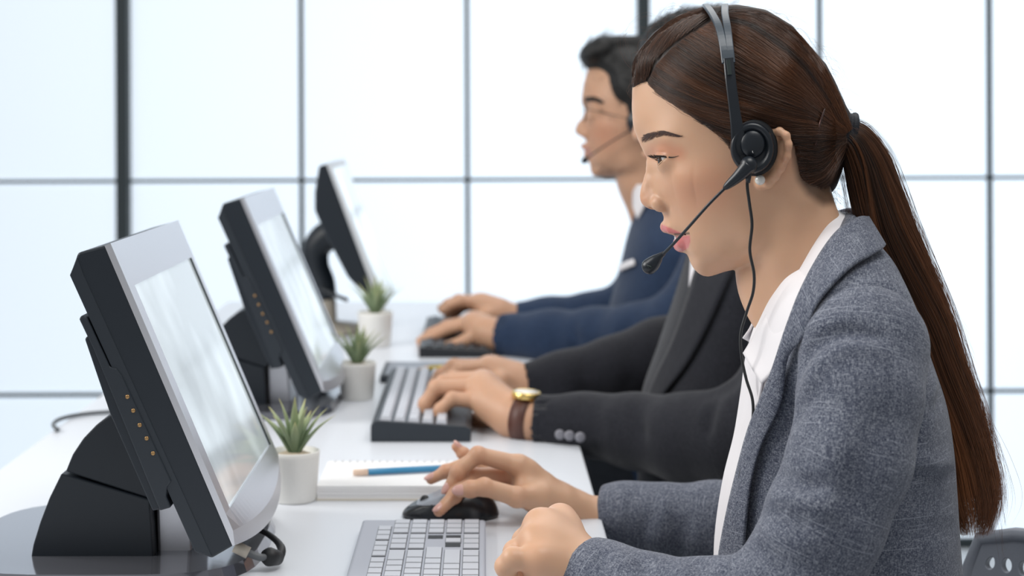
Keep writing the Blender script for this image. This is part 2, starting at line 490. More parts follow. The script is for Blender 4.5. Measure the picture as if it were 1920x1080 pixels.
D1, WID = 1.45, 0.322          # near side of the first terminal, its width
def s1(px, py): v = at(px, py, D1); return (v.x, v.z)
def terminal():
    root = empty('touch_screen_terminal', (-0.36, 1.6, DESK))
    y0, y1 = D1, D1 + WID
    # tilted frame of the screen: u down the front, n out of the screen
    A = Vector((s1(198, 460)[0], 0, s1(198, 460)[1])); B = Vector((s1(438, 1023)[0], 0, s1(438, 1023)[1]))
    u = (B - A).normalized(); n = Vector((-u.z, 0, u.x)); H = (B - A).length
    if n.x < 0: n = -n
    # back housing: loft of insets so the rear is chamfered
    side = [s1(*p) for p in ((198, 460), (438, 1023), (397, 1047), (365, 1036), (131, 516), (146, 474))]
    prism('housing', side, y0, y1, M_black, root, 0.0018, 2)
    rear = [s1(*p) for p in ((131, 516), (145, 482), (156, 513), (398, 1043), (366, 1034))]
    prism('rear_cover', rear, y0 - 0.0006, y1 + 0.0006, M_dark2, root, 0.0006)
    m1 = [s1(*p) for p in ((149, 598), (153, 591), (163, 594), (207, 688), (219, 690), (229, 703), (322, 902), (314, 912), (312, 930), (321, 951), (300, 957), (176, 655))]
    bk = prism('connector_box', m1, y0 - 0.0018, y1 + 0.001, M_dark2, root, 0.0012)
    m2 = [s1(*p) for p in ((159, 636), (163, 630), (172, 633), (300, 930), (300, 955), (286, 958), (206, 775))]
    prism('cooling_cover', m2, y0 - 0.0004, y1 + 0.0004, M_black, root, 0.0012)
    for q in ((239, 744), (250, 770), (262, 797), (275, 822), (287, 850)):
        c = at(q[0], q[1], y0 - 0.0018)
        lathe('port', [(0, 0.0008), (0.0010, 0.0008), (0.0018, 0.0005), (0.0018, -0.001)], M_brass, bk, 14, c, Matrix.Rotation(math.pi / 2, 3, 'X'))
    # silver bezel with a bowed chin, built in (t across, s down) on the screen plane
    bz = bmesh.new(); NT = 24
    t = 0.004
    sc0, sc1 = 0.041, 0.250       # opening down the front
    q0, q1 = 0.022, WID - 0.014   # opening across
    def P(tt, s, h): v = A + u * s + n * h; return Vector((v.x, y0 + tt, v.z))
    ts = [0, q0] + [q0 + (q1 - q0) * k / NT for k in range(1, NT)] + [q1, WID]
    ss = [0.0, sc0, sc1, H - 0.012, H]
    def bow(tt): return 0.016 * (1 - (2 * tt / WID - 1) ** 2)
    def hgt(tt, s, row):
        e = 0.0045
        if row == 4: return 0.001
        return e
    G = [[None] * len(ts) for _ in ss]
    for i, s in enumerate(ss):
        for j, tt in enumerate(ts):
            sv = s + (bow(tt) if i >= 4 else bow(tt) * 0.8 if i == 3 else 0)
            G[i][j] = bz.verts.new(P(tt, sv, hgt(tt, s, i) + (bow(tt) * 0.5 if i >= 3 else 0)))
    for i in range(len(ss) - 1):
        for j in range(len(ts) - 1):
            if i == 1 and 1 <= j < len(ts) - 2: continue
            bz.faces.new((G[i][j], G[i][j + 1], G[i + 1][j + 1], G[i + 1][j]))
    # skirts back to the housing
    rim = [G[0][j] for j in range(len(ts))] + [G[i][-1] for i in range(1, len(ss))] + [G[-1][j] for j in range(len(ts) - 2, -1, -1)] + [G[i][0] for i in range(len(ss) - 2, 0, -1)]
    low = []
    for v in rim:
        c = v.co.copy(); d = (c - Vector((A.x, c.y, A.z))).dot(n)
        low.append(bz.verts.new(c - n * (d + 0.001)))
    for k in range(len(rim)):
        bz.faces.new((rim[k], low[k], low[(k + 1) % len(rim)], rim[(k + 1) % len(rim)]))
    ih = [G[1][j] for j in range(1, len(ts) - 1)] + [G[2][j] for j in range(len(ts) - 2, 0, -1)]
    il = [bz.verts.new(v.co - n * 0.0075) for v in ih]
    for k in range(len(ih)):
        bz.faces.new((ih[k], ih[(k + 1) % len(ih)], il[(k + 1) % len(ih)], il[k]))
    bmesh.ops.recalc_face_normals(bz, faces=bz.faces)
    b = link('bezel', bm_mesh('bezel', bz), M_silver, root, False)
    b.data.materials.append(M_gap)
    for p in b.data.polygons:
        c = p.center
        if p.area > 1e-6 and abs(p.normal.y) > 0.9 and y1 - 0.02 < c.y < y1 - 0.01: p.material_index = 1
    # the glass
    sb = bmesh.new()
    vs = [sb.verts.new(P(a, s, -0.0015)) for a, s in ((q0 - 0.002, sc0 - 0.002), (q1 + 0.002, sc0 - 0.002), (q1 + 0.002, sc1 + 0.002), (q0 - 0.002, sc1 + 0.002))]
    fc = sb.faces.new(vs); r = bmesh.ops.extrude_face_region(sb, geom=[fc])
    bmesh.ops.translate(sb, verts=[g for g in r['geom'] if isinstance(g, bmesh.types.BMVert)], vec=n * 0.004)
    bmesh.ops.recalc_face_normals(sb, faces=sb.faces)
    link('screen', bm_mesh('screen', sb), M_screen, root, False)
    # stand: round hinge cover, quarter-round foot, base plate
    ys0, ys1 = 1.548, 1.700
    def s2(px, py): v = at(px, py, ys0); return (v.x, v.z)
    hub = [s2(*p) for p in ((122, 885), (135, 853), (155, 823), (180, 797), (205, 779), (235, 765), (262, 760), (310, 900), (284, 938))]
    prism('hinge_cover', hub, ys0 + 0.002, ys1 - 0.002, M_black, root, 0.0015)
    foot = [s2(*p) for p in ((56, 1058), (62, 1022), (75, 980), (92, 935), (115, 888), (280, 937), (288, 1058))]
    prism('foot', foot, ys0, ys1, M_black, root, 0.0012)
    zb = DESK + 0.006
    neck = [s2(*p) for p in ((284, 935), (345, 930), (352, 1054), (288, 1056))]
    prism('neck', neck, ys0 + 0.02, ys1 - 0.02, M_silver, root, 0.003)
    bb = bmesh.new()
    outl = []
    cx, cy, rx, ry = -0.345, 1.625, 0.138, 0.14
    for k in range(40):
        a = 2 * math.pi * k / 40
        e = 0.55
        ca, sa = math.cos(a), math.sin(a)
        outl.append((cx + rx * abs(ca) ** e * (1 if ca > 0 else -1), cy + ry * abs(sa) ** e * (1 if sa > 0 else -1)))
    top = [bb.verts.new((x, y, DESK + 0.010)) for x, y in outl]
    bot = [bb.verts.new((cx + (x - cx) * 1.03, cy + (y - cy) * 1.03, DESK)) for x, y in outl]
    bb.faces.new(top); bb.faces.new(bot[::-1])
    for k in range(40): bb.faces.new((top[k], bot[k], bot[(k + 1) % 40], top[(k + 1) % 40]))
    bmesh.ops.recalc_face_normals(bb, faces=bb.faces)
    link('base_plate', bm_mesh('base_plate', bb), mat('glossy_base', (0.28, 0.29, 0.33), 0.10, 0.7), root, False)
    return root
T1 = terminal()
T2 = copy_tree(T1)
T2.location.y += 0.81
tag(T1, 'charcoal touch screen terminal with silver bezel, nearest and largest, left of the grey keyboard', 'monitor', 'terminals on the desk')
tag(T2, 'charcoal touch screen terminal in the middle, behind the succulent in its white pot', 'monitor', 'terminals on the desk')
# ------------------------------------------------------------------ third screen, on a round arm
def s3(px, py, D=3.07): v = at(px, py, D); return (v.x, v.z)
r3 = empty('monitor', (-0.3, 3.2, DESK), 'slim dark monitor with pale front on a curved arm, farthest along the desk', 'monitor')
Y3a, Y3b = 3.07, 3.40
prism('housing', [s3(*p) for p in ((598, 311), (612, 308), (714, 583), (702, 588), (690, 560), (652, 520), (610, 440), (590, 395), (590, 360))], Y3a, Y3b, M_black, r3, 0.003)
prism('bezel', [s3(*p) for p in ((612, 308), (618, 306), (722, 580), (714, 583))], Y3a, Y3b, mat('pale_bezel', (0.66, 0.69, 0.72), 0.4), r3, 0.001)
box3 = prism('screen', [s3(*p) for p in ((621, 318), (623, 318), (720, 567), (718, 568))], Y3a + 0.02, Y3b - 0.02, M_screen, r3)
yc = 3.235
arm = [at(x, y, yc) for x, y in ((625, 438), (606, 448), (592, 470), (594, 500), (606, 528), (612, 560))]
tube('arm', arm, [0.030, 0.028, 0.026, 0.024, 0.022, 0.020], M_black, r3, 16, 30)
bp = at(612, 560, yc)
lathe('base', [(0, 0.0), (0.075, 0.0), (0.078, 0.004), (0.07, 0.012), (0.02, 0.02), (0.018, bp.z - DESK), (0, bp.z - DESK)], M_cream, r3, 32, (bp.x, yc, DESK))
tag(tube('cable', [at(604, 540, 3.2), at(625, 552, 3.15), at(650, 562, 3.1)], 0.004, M_blackcable, None, 8, 10), 'short black cable behind the farthest monitor', 'cable')

# ------------------------------------------------------------------ keyboards
M_key = grain(mat('pale_keycap', (0.56, 0.58, 0.63), 0.45), 1500, 0.04, 0.0)
M_key2 = mat('grey_keycap', (0.40, 0.42, 0.47), 0.5)
M_kbody = grain(mat('grey_keyboard_plate', (0.42, 0.44, 0.50), 0.5), 1500, 0.05, 0.02)
M_well = mat('dark_key_well', (0.010, 0.014, 0.02), 0.6)
def keycap(bm, x0, x1, y0, y1, z, h, b=0.0012):
    vb = [bm.verts.new((x, y, z)) for x, y in ((x0, y0), (x1, y0), (x1, y1), (x0, y1))]
    i = b
    vt = [bm.verts.new((x, y, z + h)) for x, y in ((x0 + i, y0 + i), (x1 - i, y0 + i), (x1 - i, y1 - i), (x0 + i, y1 - i))]
    for k in range(4): bm.faces.new((vb[k], vb[(k + 1) % 4], vt[(k + 1) % 4], vt[k]))
    bm.faces.new(vt)
# slim grey keyboard of the woman: long side away from the camera, far end is the number block
def slim_keyboard():
    root = empty('keyboard', (-0.06, 1.45, DESK), 'slim grey keyboard with pale keys, nearest, beside the woman\'s resting left hand', 'keyboard', 'keyboards on the desk')
    xl, xr, yn, yf = -0.1180, 0.0030, 1.235, 1.676
    zt = DESK + 0.013
    bm = bmesh.new(); add_box(bm, ((xl + xr) / 2, (yn + yf) / 2, DESK + 0.0065), (xr - xl, yf - yn, 0.013), None, 0.003, 3)
    link('body', bm_mesh('body', bm), M_kbody, root, False)
    # rows from the screen side (x small) to the typist (x large)
    rows = [(-0.0895, -0.0745, 'f'), (-0.0715, -0.0565, 'n'), (-0.0545, -0.0385, 'q'), (-0.0365, -0.0205, 'a'), (-0.0185, -0.0025, 'z')]
    y = yf - 0.006
    well = bmesh.new()
    keys = []
    def K(r, y1, wd): keys.append((rows_x[r][0], rows_x[r][1], y1 - wd, y1))
    rx = np.linspace(-0.1030, -0.0020, 7)
    rows_x = [(rx[i] + 0.0011, rx[i + 1] - 0.0016) for i in range(6)]
    rows_x[0] = (rows_x[0][0] + 0.002, rows_x[0][1])
    pitch = 0.0182
    gaps = []; slots = []
    for r in range(6):
        y = yf - 0.004
        if r == 0: y -= 0.026
        # number block, 4 keys
        npad = 3
        for k in range(npad):
            wd = pitch
            if r == 5 and k == 2: wd = pitch * 1.0
            keys.append((rows_x[r][0], rows_x[r][1], y - wd + 0.0030, y)); y -= wd
        y -= 0.004
        # arrow / edit block
        if r in (3, 4):
            slots.append((rows_x[r][0], rows_x[r][1], y - 0.014, y - 0.001)); y -= 0.015
            if r == 4:
                keys.append((rows_x[r][0], rows_x[r][1], y - pitch * .8, y)); y -= pitch * .85
                slots.append((rows_x[r][0], rows_x[r][1], y - 0.014, y - 0.001)); y -= 0.015; y -= 0.008
            else: y -= pitch * 1.6
        else:
            for k in range(3):
                keys.append((rows_x[r][0], rows_x[r][1], y - pitch + 0.0030, y)); y -= pitch
        y -= 0.004
        # main block
        pat = {0: [1] * 14, 1: [2] + [1] * 13, 2: [1.5] + [1] * 12 + [1.5], 3: [2.25] + [1] * 11 + [1.75],
               4: [2.75] + [1] * 10 + [2.25], 5: [1.25] * 3 + [1] + [5.75] + [1.25] * 3}[r]
        for wk in pat:
            wd = pitch * wk
            if y - wd < yn + 0.006: break
            keys.append((rows_x[r][0], rows_x[r][1], y - wd + 0.0030, y)); y -= wd
    for (a, b, c, d) in keys: add_box(well, ((a + b) / 2 + .0001, (c + d) / 2 - .0006, zt + 0.0001), (b - a + .0008, d - c + .0030, 0.0003))
    for (a, b, c, d) in slots: add_box(well, ((a + b) / 2, (c + d) / 2, zt + 0.0001), (b - a, d - c, 0.0004))
    link('key_well', bm_mesh('key_well', well), M_well, root, False)
    for (a, b, c, d) in keys[:100]:
        bm = bmesh.new(); keycap(bm, a, b, c, d, zt + 0.0002, 0.0010, 0.0003)
        link('key', bm_mesh('key', bm), M_key, root, False)
    if len(keys) > 100:
        bm = bmesh.new()
        for (a, b, c, d) in keys[100:]: keycap(bm, a, b, c, d, zt + 0.0002, 0.0010, 0.0003)
        o = link('keys', bm_mesh('keys', bm), M_key, root, False); tag(o, kind='stuff')
    return root
slim_keyboard()
# thick charcoal keyboard of the middle man
def thick_keyboard():
    root = empty('keyboard', (-0.08, 2.35, DESK), 'thick charcoal keyboard with tall pale keys under the hands of the person in black', 'keyboard', 'keyboards on the desk')
    xl, xr, yn, yf = -0.1405, -0.0150, 2.140, 2.585
    sec = [(xl, DESK), (xr, DESK), (xr + 0.001, DESK + 0.016), (xr - 0.006, DESK + 0.020), (xl + 0.006, DESK + 0.027), (xl, DESK + 0.021)]
    prism('body', sec, yn, yf, M_dark2, root, 0.0015)
    n = 0
    rx = np.linspace(xl + 0.010, xr - 0.010, 7)
    pitch = 0.0192
    k0 = 0
    for r in range(6):
        y = yn + 0.006
        zt = DESK + 0.0255 - 0.0065 * r / 5
        i = 0
        while y < yf - 0.02:
            wd = pitch * (1.5 if i == 0 and r in (2, 3) else 2.0 if i == 0 and r == 4 else 6 if r == 5 and i == 4 else 1)
            wd = min(wd, yf - 0.006 - y)
            bm = bmesh.new(); keycap(bm, rx[r] + 0.0008, rx[r + 1] - 0.0022, y, y + wd - 0.0014, zt, 0.0065, 0.0022)
            if k0 < 100: link('key', bm_mesh('key', bm), M_key, root, False)
            else: bm.free()
            k0 += 1; y += wd; i += 1
    return root
thick_keyboard()
def thin_dark_keyboard():
    root = empty('keyboard', (-0.06, 3.05, DESK), 'black keyboard under the hands of the person in navy, farthest along the desk', 'keyboard', 'keyboards on the desk')
    xl, xr, yn, yf = -0.108, 0.016, 2.885, 3.32
    prism('body', [(xl, DESK), (xr, DESK), (xr, DESK + 0.012), (xl, DESK + 0.018)], yn, yf, mat('black_keyboard_shell', (0.012, 0.014, 0.018), 0.45), root, 0.002)
    rx = np.linspace(xl + 0.008, xr - 0.008, 7); k0 = 0
    for r in range(6):
        y = yn + 0.008
        while y < yf - 0.02 and k0 < 100:
            bm = bmesh.new(); keycap(bm, rx[r] + 0.001, rx[r + 1] - 0.001, y, y + 0.024, DESK + 0.0165 - r * 0.0010, 0.004, 0.002)
            link('key', bm_mesh('key', bm), M_black, root, False); y += 0.0265; k0 += 1
thin_dark_keyboard()

# dark tablet and yellow pencil beyond the thick keyboard
t = empty('tablet', (-0.08, 2.68, DESK), 'flat dark grey tablet lying beyond the thick charcoal keyboard', 'tablet')
box('body', (-0.075, 2.685, DESK + 0.006), (0.165, 0.15, 0.012), M_dark2, t, 0.003)
box('screen', (-0.075, 2.685, DESK + 0.0122), (0.150, 0.135, 0.0006), mat('matte_grey_glass', (0.16, 0.17, 0.20), 0.35), t)
pr = empty('pencil', (-0.05, 2.66, DESK + 0.0165), 'yellow pencil lying on the dark grey tablet', 'pencil')
tube('body', [(-0.085, 2.655, DESK + 0.0165), (-0.01, 2.685, DESK + 0.0165)], 0.0038, mat('yellow_paint', (0.75, 0.55, 0.06), 0.4), pr, 6)
tube('tip', [(-0.085, 2.655, DESK + 0.0165), (-0.101, 2.6486, DESK + 0.0165)], [0.0038, 0.0004], mat('pencil_wood', (0.72, 0.50, 0.33), 0.6), pr, 6)

# ------------------------------------------------------------------ computer mouse of the woman
def mouse():
    root = empty('computer_mouse', (-0.02, 1.775, DESK), 'black and grey computer mouse under the woman\'s right hand', 'mouse')
    cx, cy = -0.0330, 1.744
    F = Field((-0.10, 1.69, DESK - 0.004), (0.04, 1.80, DESK + 0.05), 0.0012)
    F.ell((cx, cy, DESK + 0.000), (0.050, 0.031, 0.036), 0)
    X, Y, Z = np.meshgrid(*F.ax, indexing='ij', sparse=True)
    # flat bottom, ears slope down to the buttons
    F.f = -F.smin(-F.f, -((DESK + 0.0006) - Z + 0 * X + 0 * Y).astype(np.float32), 0.003)
    F.f = -F.smin(-F.f, -(((Z - DESK) - (0.034 + 0.42 * (X - cx - 0.012))).astype(np.float32) * 0.9 + 0 * Y), 0.008)
    V, Q = F.mesh('m', 1)
    me = mesh_fast('shell', V, Q); o = link('shell', me, mat('mouse_black', (0.012, 0.014, 0.017), 0.22), root)
    me.materials.append(mat('mouse_grey', (0.30, 0.32, 0.36), 0.35))
    for p in me.polygons:
        c = p.center
        if c.x < cx + 0.004 and c.z > DESK + 0.012 + 0.16 * (c.x - cx + 0.05) and p.normal.z > 0.35: p.material_index = 1
    tube('scroll_wheel', [(cx - 0.026, cy - 0.002, DESK + 0.0165), (cx - 0.026, cy + 0.002, DESK + 0.0165)], 0.0050, M_blackcable, root, 16)
mouse()

# ------------------------------------------------------------------ notebook and pencils
M_paper = grain(mat('white_paper', (0.86, 0.86, 0.86), 0.7), 200, 0.01, 0)
nb = empty('notebook', (-0.06, 1.87, DESK), 'thick white spiral notebook lying between the succulent and the woman\'s right hand', 'notebook')
nx0, nx1, ny0, ny1, nh = -0.176, 0.018, 1.815, 1.945, 0.0158
rot = Matrix.Rotation(math.radians(1.0), 3, 'Z')
box('cover', ((nx0 + nx1) / 2, (ny0 + ny1) / 2, DESK + 0.001), (nx1 - nx0 + 0.002, ny1 - ny0 + 0.002, 0.002), mat('beige_card', (0.66, 0.62, 0.54), 0.7), nb, 0.0003)
bm = bmesh.new()
for k in range(12):
    random.seed(k)
    z = DESK + 0.002 + (nh - 0.002) * (k + 0.5) / 12
    add_box(bm, ((nx0 + nx1) / 2 + random.uniform(-.0004, .0004), (ny0 + ny1) / 2 + random.uniform(-.0004, .0004), z), (nx1 - nx0, ny1 - ny0, (nh - 0.002) / 12 * 0.97))
link('pages', bm_mesh('pages', bm), M_paper, nb, False)
M_wire = mat('spiral_wire', (0.75, 0.76, 0.78), 0.3, 0.6)
M_hole = mat('dark_hole', (0.45, 0.45, 0.46), 0.8)
bm = bmesh.new()
for k in range(22):
    x = nx0 + 0.008 + k * (nx1 - nx0 - 0.016) / 21
    bmesh.ops.create_cone(bm, cap_ends=True, segments=10, radius1=0.0014, radius2=0.0014, depth=0.0004, matrix=Matrix.Translation((x, ny1 - 0.006, DESK + nh + 0.0001)))
link('punch_holes', bm_mesh('punch_holes', bm), M_hole, nb, False)
for k in range(22):
    x = nx0 + 0.008 + k * (nx1 - nx0 - 0.016) / 21
    a = np.linspace(0, 2 * math.pi, 18)
    tube('ring', [(x, ny1 - 0.0005 + 0.0062 * math.cos(t), DESK + 0.0088 + 0.0088 * math.sin(t)) for t in a], 0.00045, M_wire, nb, 6)
M_blue = mat('blue_paint', (0.045, 0.25, 0.46), 0.4)
M_wood = grain(mat('bare_wood', (0.80, 0.60, 0.47), 0.6), 400, 0.1, 0)
p0 = at(664, 886, 1.855); zp = DESK + nh + 0.0042
def onz(px, py, z):
    D = (CAMZ - z) * FPX / (py - HOR); v = at(px, py, D); return Vector((v.x, v.y, z))
a0, a1, a2 = onz(662, 886, zp), onz(690, 885, zp), onz(900, 874, zp)
pn = empty('pencil', tuple(a1), 'blue pencil with bare wooden end lying on the white notebook', 'pencil')
tube('body', [a1, a2], 0.0035, M_blue, pn, 6)
tube('tip', [a1, a0 + (a1 - a0) * 0.08, a0], [0.0035, 0.0034, 0.0026], M_wood, pn, 12)

# ------------------------------------------------------------------ succulents in white pots
M_pot = grain(mat('white_ceramic', (0.86, 0.85, 0.81), 0.5), 300, 0.02, 0.01)
M_soil = grain(mat('dry_moss', (0.50, 0.42, 0.31), 0.9), 600, 0.4, 0.5, 3, 0.002)
def leaf_mat():
    m = mat('succulent_green', (0.10, 0.18, 0.06), 0.45)
    p = m.node_tree.nodes['Principled BSDF']
    at_ = nd(m, 'ShaderNodeAttribute'); at_.attribute_name = 'along'
    cr = nd(m, 'ShaderNodeValToRGB')
    e = cr.color_ramp.elements
    e[0].position = 0.0; e[0].color = (0.09, 0.15, 0.08, 1)
    e[1].position = 1.0; e[1].color = (0.65, 0.60, 0.25, 1)
    x = e.new(0.45); x.color = (0.25, 0.33, 0.19, 1)
    x = e.new(0.8); x.color = (0.40, 0.46, 0.24, 1)
    lk(m, at_.outputs['Fac'], cr.inputs[0]); lk(m, cr.outputs[0], p.inputs['Base Color'])
    return m
M_leaf = leaf_mat()
def succulent(x, y, s, label, wide=1.12):
    root = empty('potted_succulent', (x, y, DESK), label, 'plant', 'succulents on the desk')
    lathe('pot', [(r_ * s * wide, z_ * s) for r_, z_ in ((0, 0), (0.0195, 0), (0.0212, 0.002), (0.0240, 0.048), (0.0245, 0.0530), (0.0230, 0.0535), (0.0218, 0.048), (0, 0.046))], M_pot, root, 40, (x, y, DESK))
    lathe('soil', [(0.0221 * s, 0.0475 * s), (0.012 * s, 0.0515 * s), (0, 0.052 * s)], M_soil, root, 24, (x, y, DESK))
    rnd = random.Random(int(y * 100))
    # leaves: (lean to the right, lean away, length)
    L = [(-0.95, -0.2, 0.064), (-0.70, 0.5, 0.058), (-0.50, -0.5, 0.052), (-0.30, 0.1, 0.060), (0.02, -0.1, 0.062), (0.18, 0.5, 0.060), (0.30, -0.3, 0.056), (0.55, 0.1, 0.056),
         (0.80, 0.3, 0.058), (1.15, -0.3, 0.062), (-0.15, 0.8, 0.05), (0.1, -0.7, 0.045), (0.4, 0.7, 0.05), (-1.0, 0.5, 0.05)]
    for (lx, ly, ln) in L:
        ln *= s; n = 14; V = []; al = []
        d = Vector((lx, ly, 1.15)).normalized()
        out = Vector((lx, ly, 0)).normalized()
        side = Vector((-out.y, out.x, 0))
        for i in range(n):
            t = i / (n - 1)
            c = Vector((x, y, DESK + 0.049 * s)) + out * 0.002 * s + d * ln * t - out * (0.010 * s * (t * (1 - t))) * 1.2 + Vector((0, 0, 0.004 * s * math.sin(t * 3)))
            w = 0.0058 * s * (math.sin(math.pi * min(1, 0.30 + t * 0.5)) ** 1.0) * (1 - t ** 2.2) + 0.0002
            up = (out * 0.8 - Vector((0, 0, 0.6))).normalized()
            for (k, h) in ((-1, 0.15), (-0.55, 0.5), (0, 0.62), (0.55, 0.5), (1, 0.15), (0.5, -0.06), (0, -0.18), (-0.5, -0.06)):
                V.append(tuple(c + side * w * k + up * w * h)); al.append(t)
        Fq = []
        for i in range(n - 1):
            for j in range(8): Fq.append((i * 8 + j, i * 8 + (j + 1) % 8, (i + 1) * 8 + (j + 1) % 8, (i + 1) * 8 + j))
        Fq.append(tuple(range(7, -1, -1))); Fq.append(tuple((n - 1) * 8 + j for j in range(8)))
        me = bpy.data.meshes.new('leaf'); me.from_pydata(V, [], Fq); me.update(); set_attr(me, 'along', al)
        link('leaf', me, M_leaf, root)
c = onz(548, 946, DESK); succulent(c.x, c.y + 0.02, 1.0, 'small green succulent in a white pot between the nearest terminal and the notebook')
c = onz(668, 752, DESK); succulent(c.x, c.y + 0.02, 1.0, 'blurred succulent in a white pot right of the middle terminal')
c = onz(702, 652, DESK); succulent(c.x, c.y + 0.02, 1.15, 'faint succulent pot below the farthest monitor')

# ------------------------------------------------------------------ cables
c1 = [onz(x, y, DESK + 0.006) for x, y in ((-20, 998), (10, 1008), (40, 1022), (75, 1040))]
tag(tube('cable', c1, 0.0032, M_greycable, None, 10, 30), 'grey cable running in from the left picture edge to the nearest terminal', 'cable')
c2 = [onz(x, y, DESK + 0.004) for x, y in ((108, 806), (100, 796), (112, 786), (140, 779), (180, 774), (240, 772), (330, 790))]
tag(tube('cable', c2, 0.0028, M_greycable, None, 10, 50), 'dark cable curving over the desk behind the nearest terminal', 'cable')
ck = empty('connector_cable', tuple(at(480, 1040, 1.47)), 'black looped cable with grey plug hanging below the nearest terminal', 'cable')
tube('loop', [at(478, 990, 1.60), at(500, 1000, 1.585), at(520, 1016, 1.57), at(528, 1032, 1.555), at(522, 1048, 1.545)], [0.0022, .0024, .0028, .0040, .0048], M_blackcable, ck, 12, 30, flat=1.2)
tube('plug', [at(522, 1046, 1.545), at(505, 1044, 1.535), at(500, 1043, 1.53)], [0.0065, 0.0085, 0.0065], M_blackcable, ck, 20)
tube('wire', [at(505, 1044, 1.535), at(488, 1045, 1.53), at(466, 1037, 1.53), at(440, 1024, 1.53)], 0.0034, M_greycable, ck, 12, 20)
tube('sleeve', [at(466, 1037, 1.53), at(440, 1024, 1.53)], 0.0055, M_cream, ck, 12)
# ------------------------------------------------------------------ skin, hair and cloth
def skin_mat(name, col, lip, rough=0.42):
    m = mat(name, col, rough, 0, 0.42)
    p = m.node_tree.nodes['Principled BSDF']
    p.inputs['Subsurface Weight'].default_value = 0.22
    p.inputs['Subsurface Radius'].default_value = (1.0, 0.35, 0.18)
    p.inputs['Subsurface Scale'].default_value = 0.006
    a1 = nd(m, 'ShaderNodeAttribute'); a1.attribute_name = 'lip'
    a2 = nd(m, 'ShaderNodeAttribute'); a2.attribute_name = 'blush'
    a3 = nd(m, 'ShaderNodeAttribute'); a3.attribute_name = 'roots_and_lip_gap'
    tc = nd(m, 'ShaderNodeTexCoord'); no = nd(m, 'ShaderNodeTexNoise'); no.inputs['Scale'].default_value = 38; no.inputs['Detail'].default_value = 3
    lk(m, tc.outputs['Object'], no.inputs['Vector'])
    m0 = nd(m, 'ShaderNodeMix', data_type='RGBA'); m0.inputs[6].default_value = (col[0] * .97, col[1] * .95, col[2] * .93, 1); m0.inputs[7].default_value = (min(1, col[0] * 1.02), col[1] * 1.03, col[2] * 1.04, 1)
    lk(m, no.outputs['Fac'], m0.inputs[0])
    m1 = nd(m, 'ShaderNodeMix', data_type='RGBA'); m1.inputs[7].default_value = (col[0] * 0.93, col[1] * 0.66, col[2] * 0.60, 1)
    lk(m, m0.outputs[2], m1.inputs[6]); lk(m, a2.outputs['Fac'], m1.inputs[0])
    m2 = nd(m, 'ShaderNodeMix', data_type='RGBA'); m2.inputs[7].default_value = (*lip, 1)
    lk(m, m1.outputs[2], m2.inputs[6]); lk(m, a1.outputs['Fac'], m2.inputs[0])
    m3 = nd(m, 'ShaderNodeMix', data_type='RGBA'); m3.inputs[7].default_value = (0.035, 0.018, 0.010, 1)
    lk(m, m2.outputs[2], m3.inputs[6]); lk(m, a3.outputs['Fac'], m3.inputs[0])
    lk(m, m3.outputs[2], p.inputs['Base Color'])
    mr = nd(m, 'ShaderNodeMapRange'); mr.inputs[3].default_value = rough; mr.inputs[4].default_value = 0.26
    lk(m, a1.outputs['Fac'], mr.inputs[0]); lk(m, mr.outputs[0], p.inputs['Roughness'])
    n2 = nd(m, 'ShaderNodeTexNoise'); n2.inputs['Scale'].default_value = 1300; n2.inputs['Detail'].default_value = 2
    lk(m, tc.outputs['Object'], n2.inputs['Vector'])
    b = nd(m, 'ShaderNodeBump'); b.inputs['Strength'].default_value = 0.06; b.inputs['Distance'].default_value = 0.0005
    lk(m, n2.outputs['Fac'], b.inputs['Height']); lk(m, b.outputs['Normal'], p.inputs['Normal'])
    return m
M_skinW = skin_mat('light_skin', (0.665, 0.405, 0.262), (0.62, 0.20, 0.19))
M_skinM = skin_mat('tan_skin', (0.58, 0.34, 0.22), (0.48, 0.22, 0.18), 0.5)
M_nail = mat('nail_varnish', (0.72, 0.42, 0.36), 0.18)
M_eyewhite = mat('eye_white', (0.72, 0.71, 0.70), 0.08)
M_iris = mat('brown_iris', (0.045, 0.022, 0.012), 0.05)
M_teeth = mat('teeth', (0.80, 0.78, 0.74), 0.15)
M_mouth = mat('mouth_inside', (0.12, 0.02, 0.02), 0.4)

def hair_mat(name, root, tip, rough=0.38):
    m = mat(name, root, rough, 0, 0.55)
    p = m.node_tree.nodes['Principled BSDF']
    a = nd(m, 'ShaderNodeAttribute'); a.attribute_name = 'tone'
    mx = nd(m, 'ShaderNodeMix', data_type='RGBA'); mx.inputs[6].default_value = (*root, 1); mx.inputs[7].default_value = (*tip, 1)
    lk(m, a.outputs['Fac'], mx.inputs[0]); lk(m, mx.outputs[2], p.inputs['Base Color'])
    return m
M_hairW = hair_mat('brown_hair', (0.018, 0.008, 0.0042), (0.30, 0.105, 0.032), 0.38)
M_hairWbase = mat('brown_hair_base', (0.016, 0.008, 0.005), 0.55)
M_hairM = hair_mat('black_hair', (0.004, 0.004, 0.004), (0.010, 0.009, 0.009), 0.6)

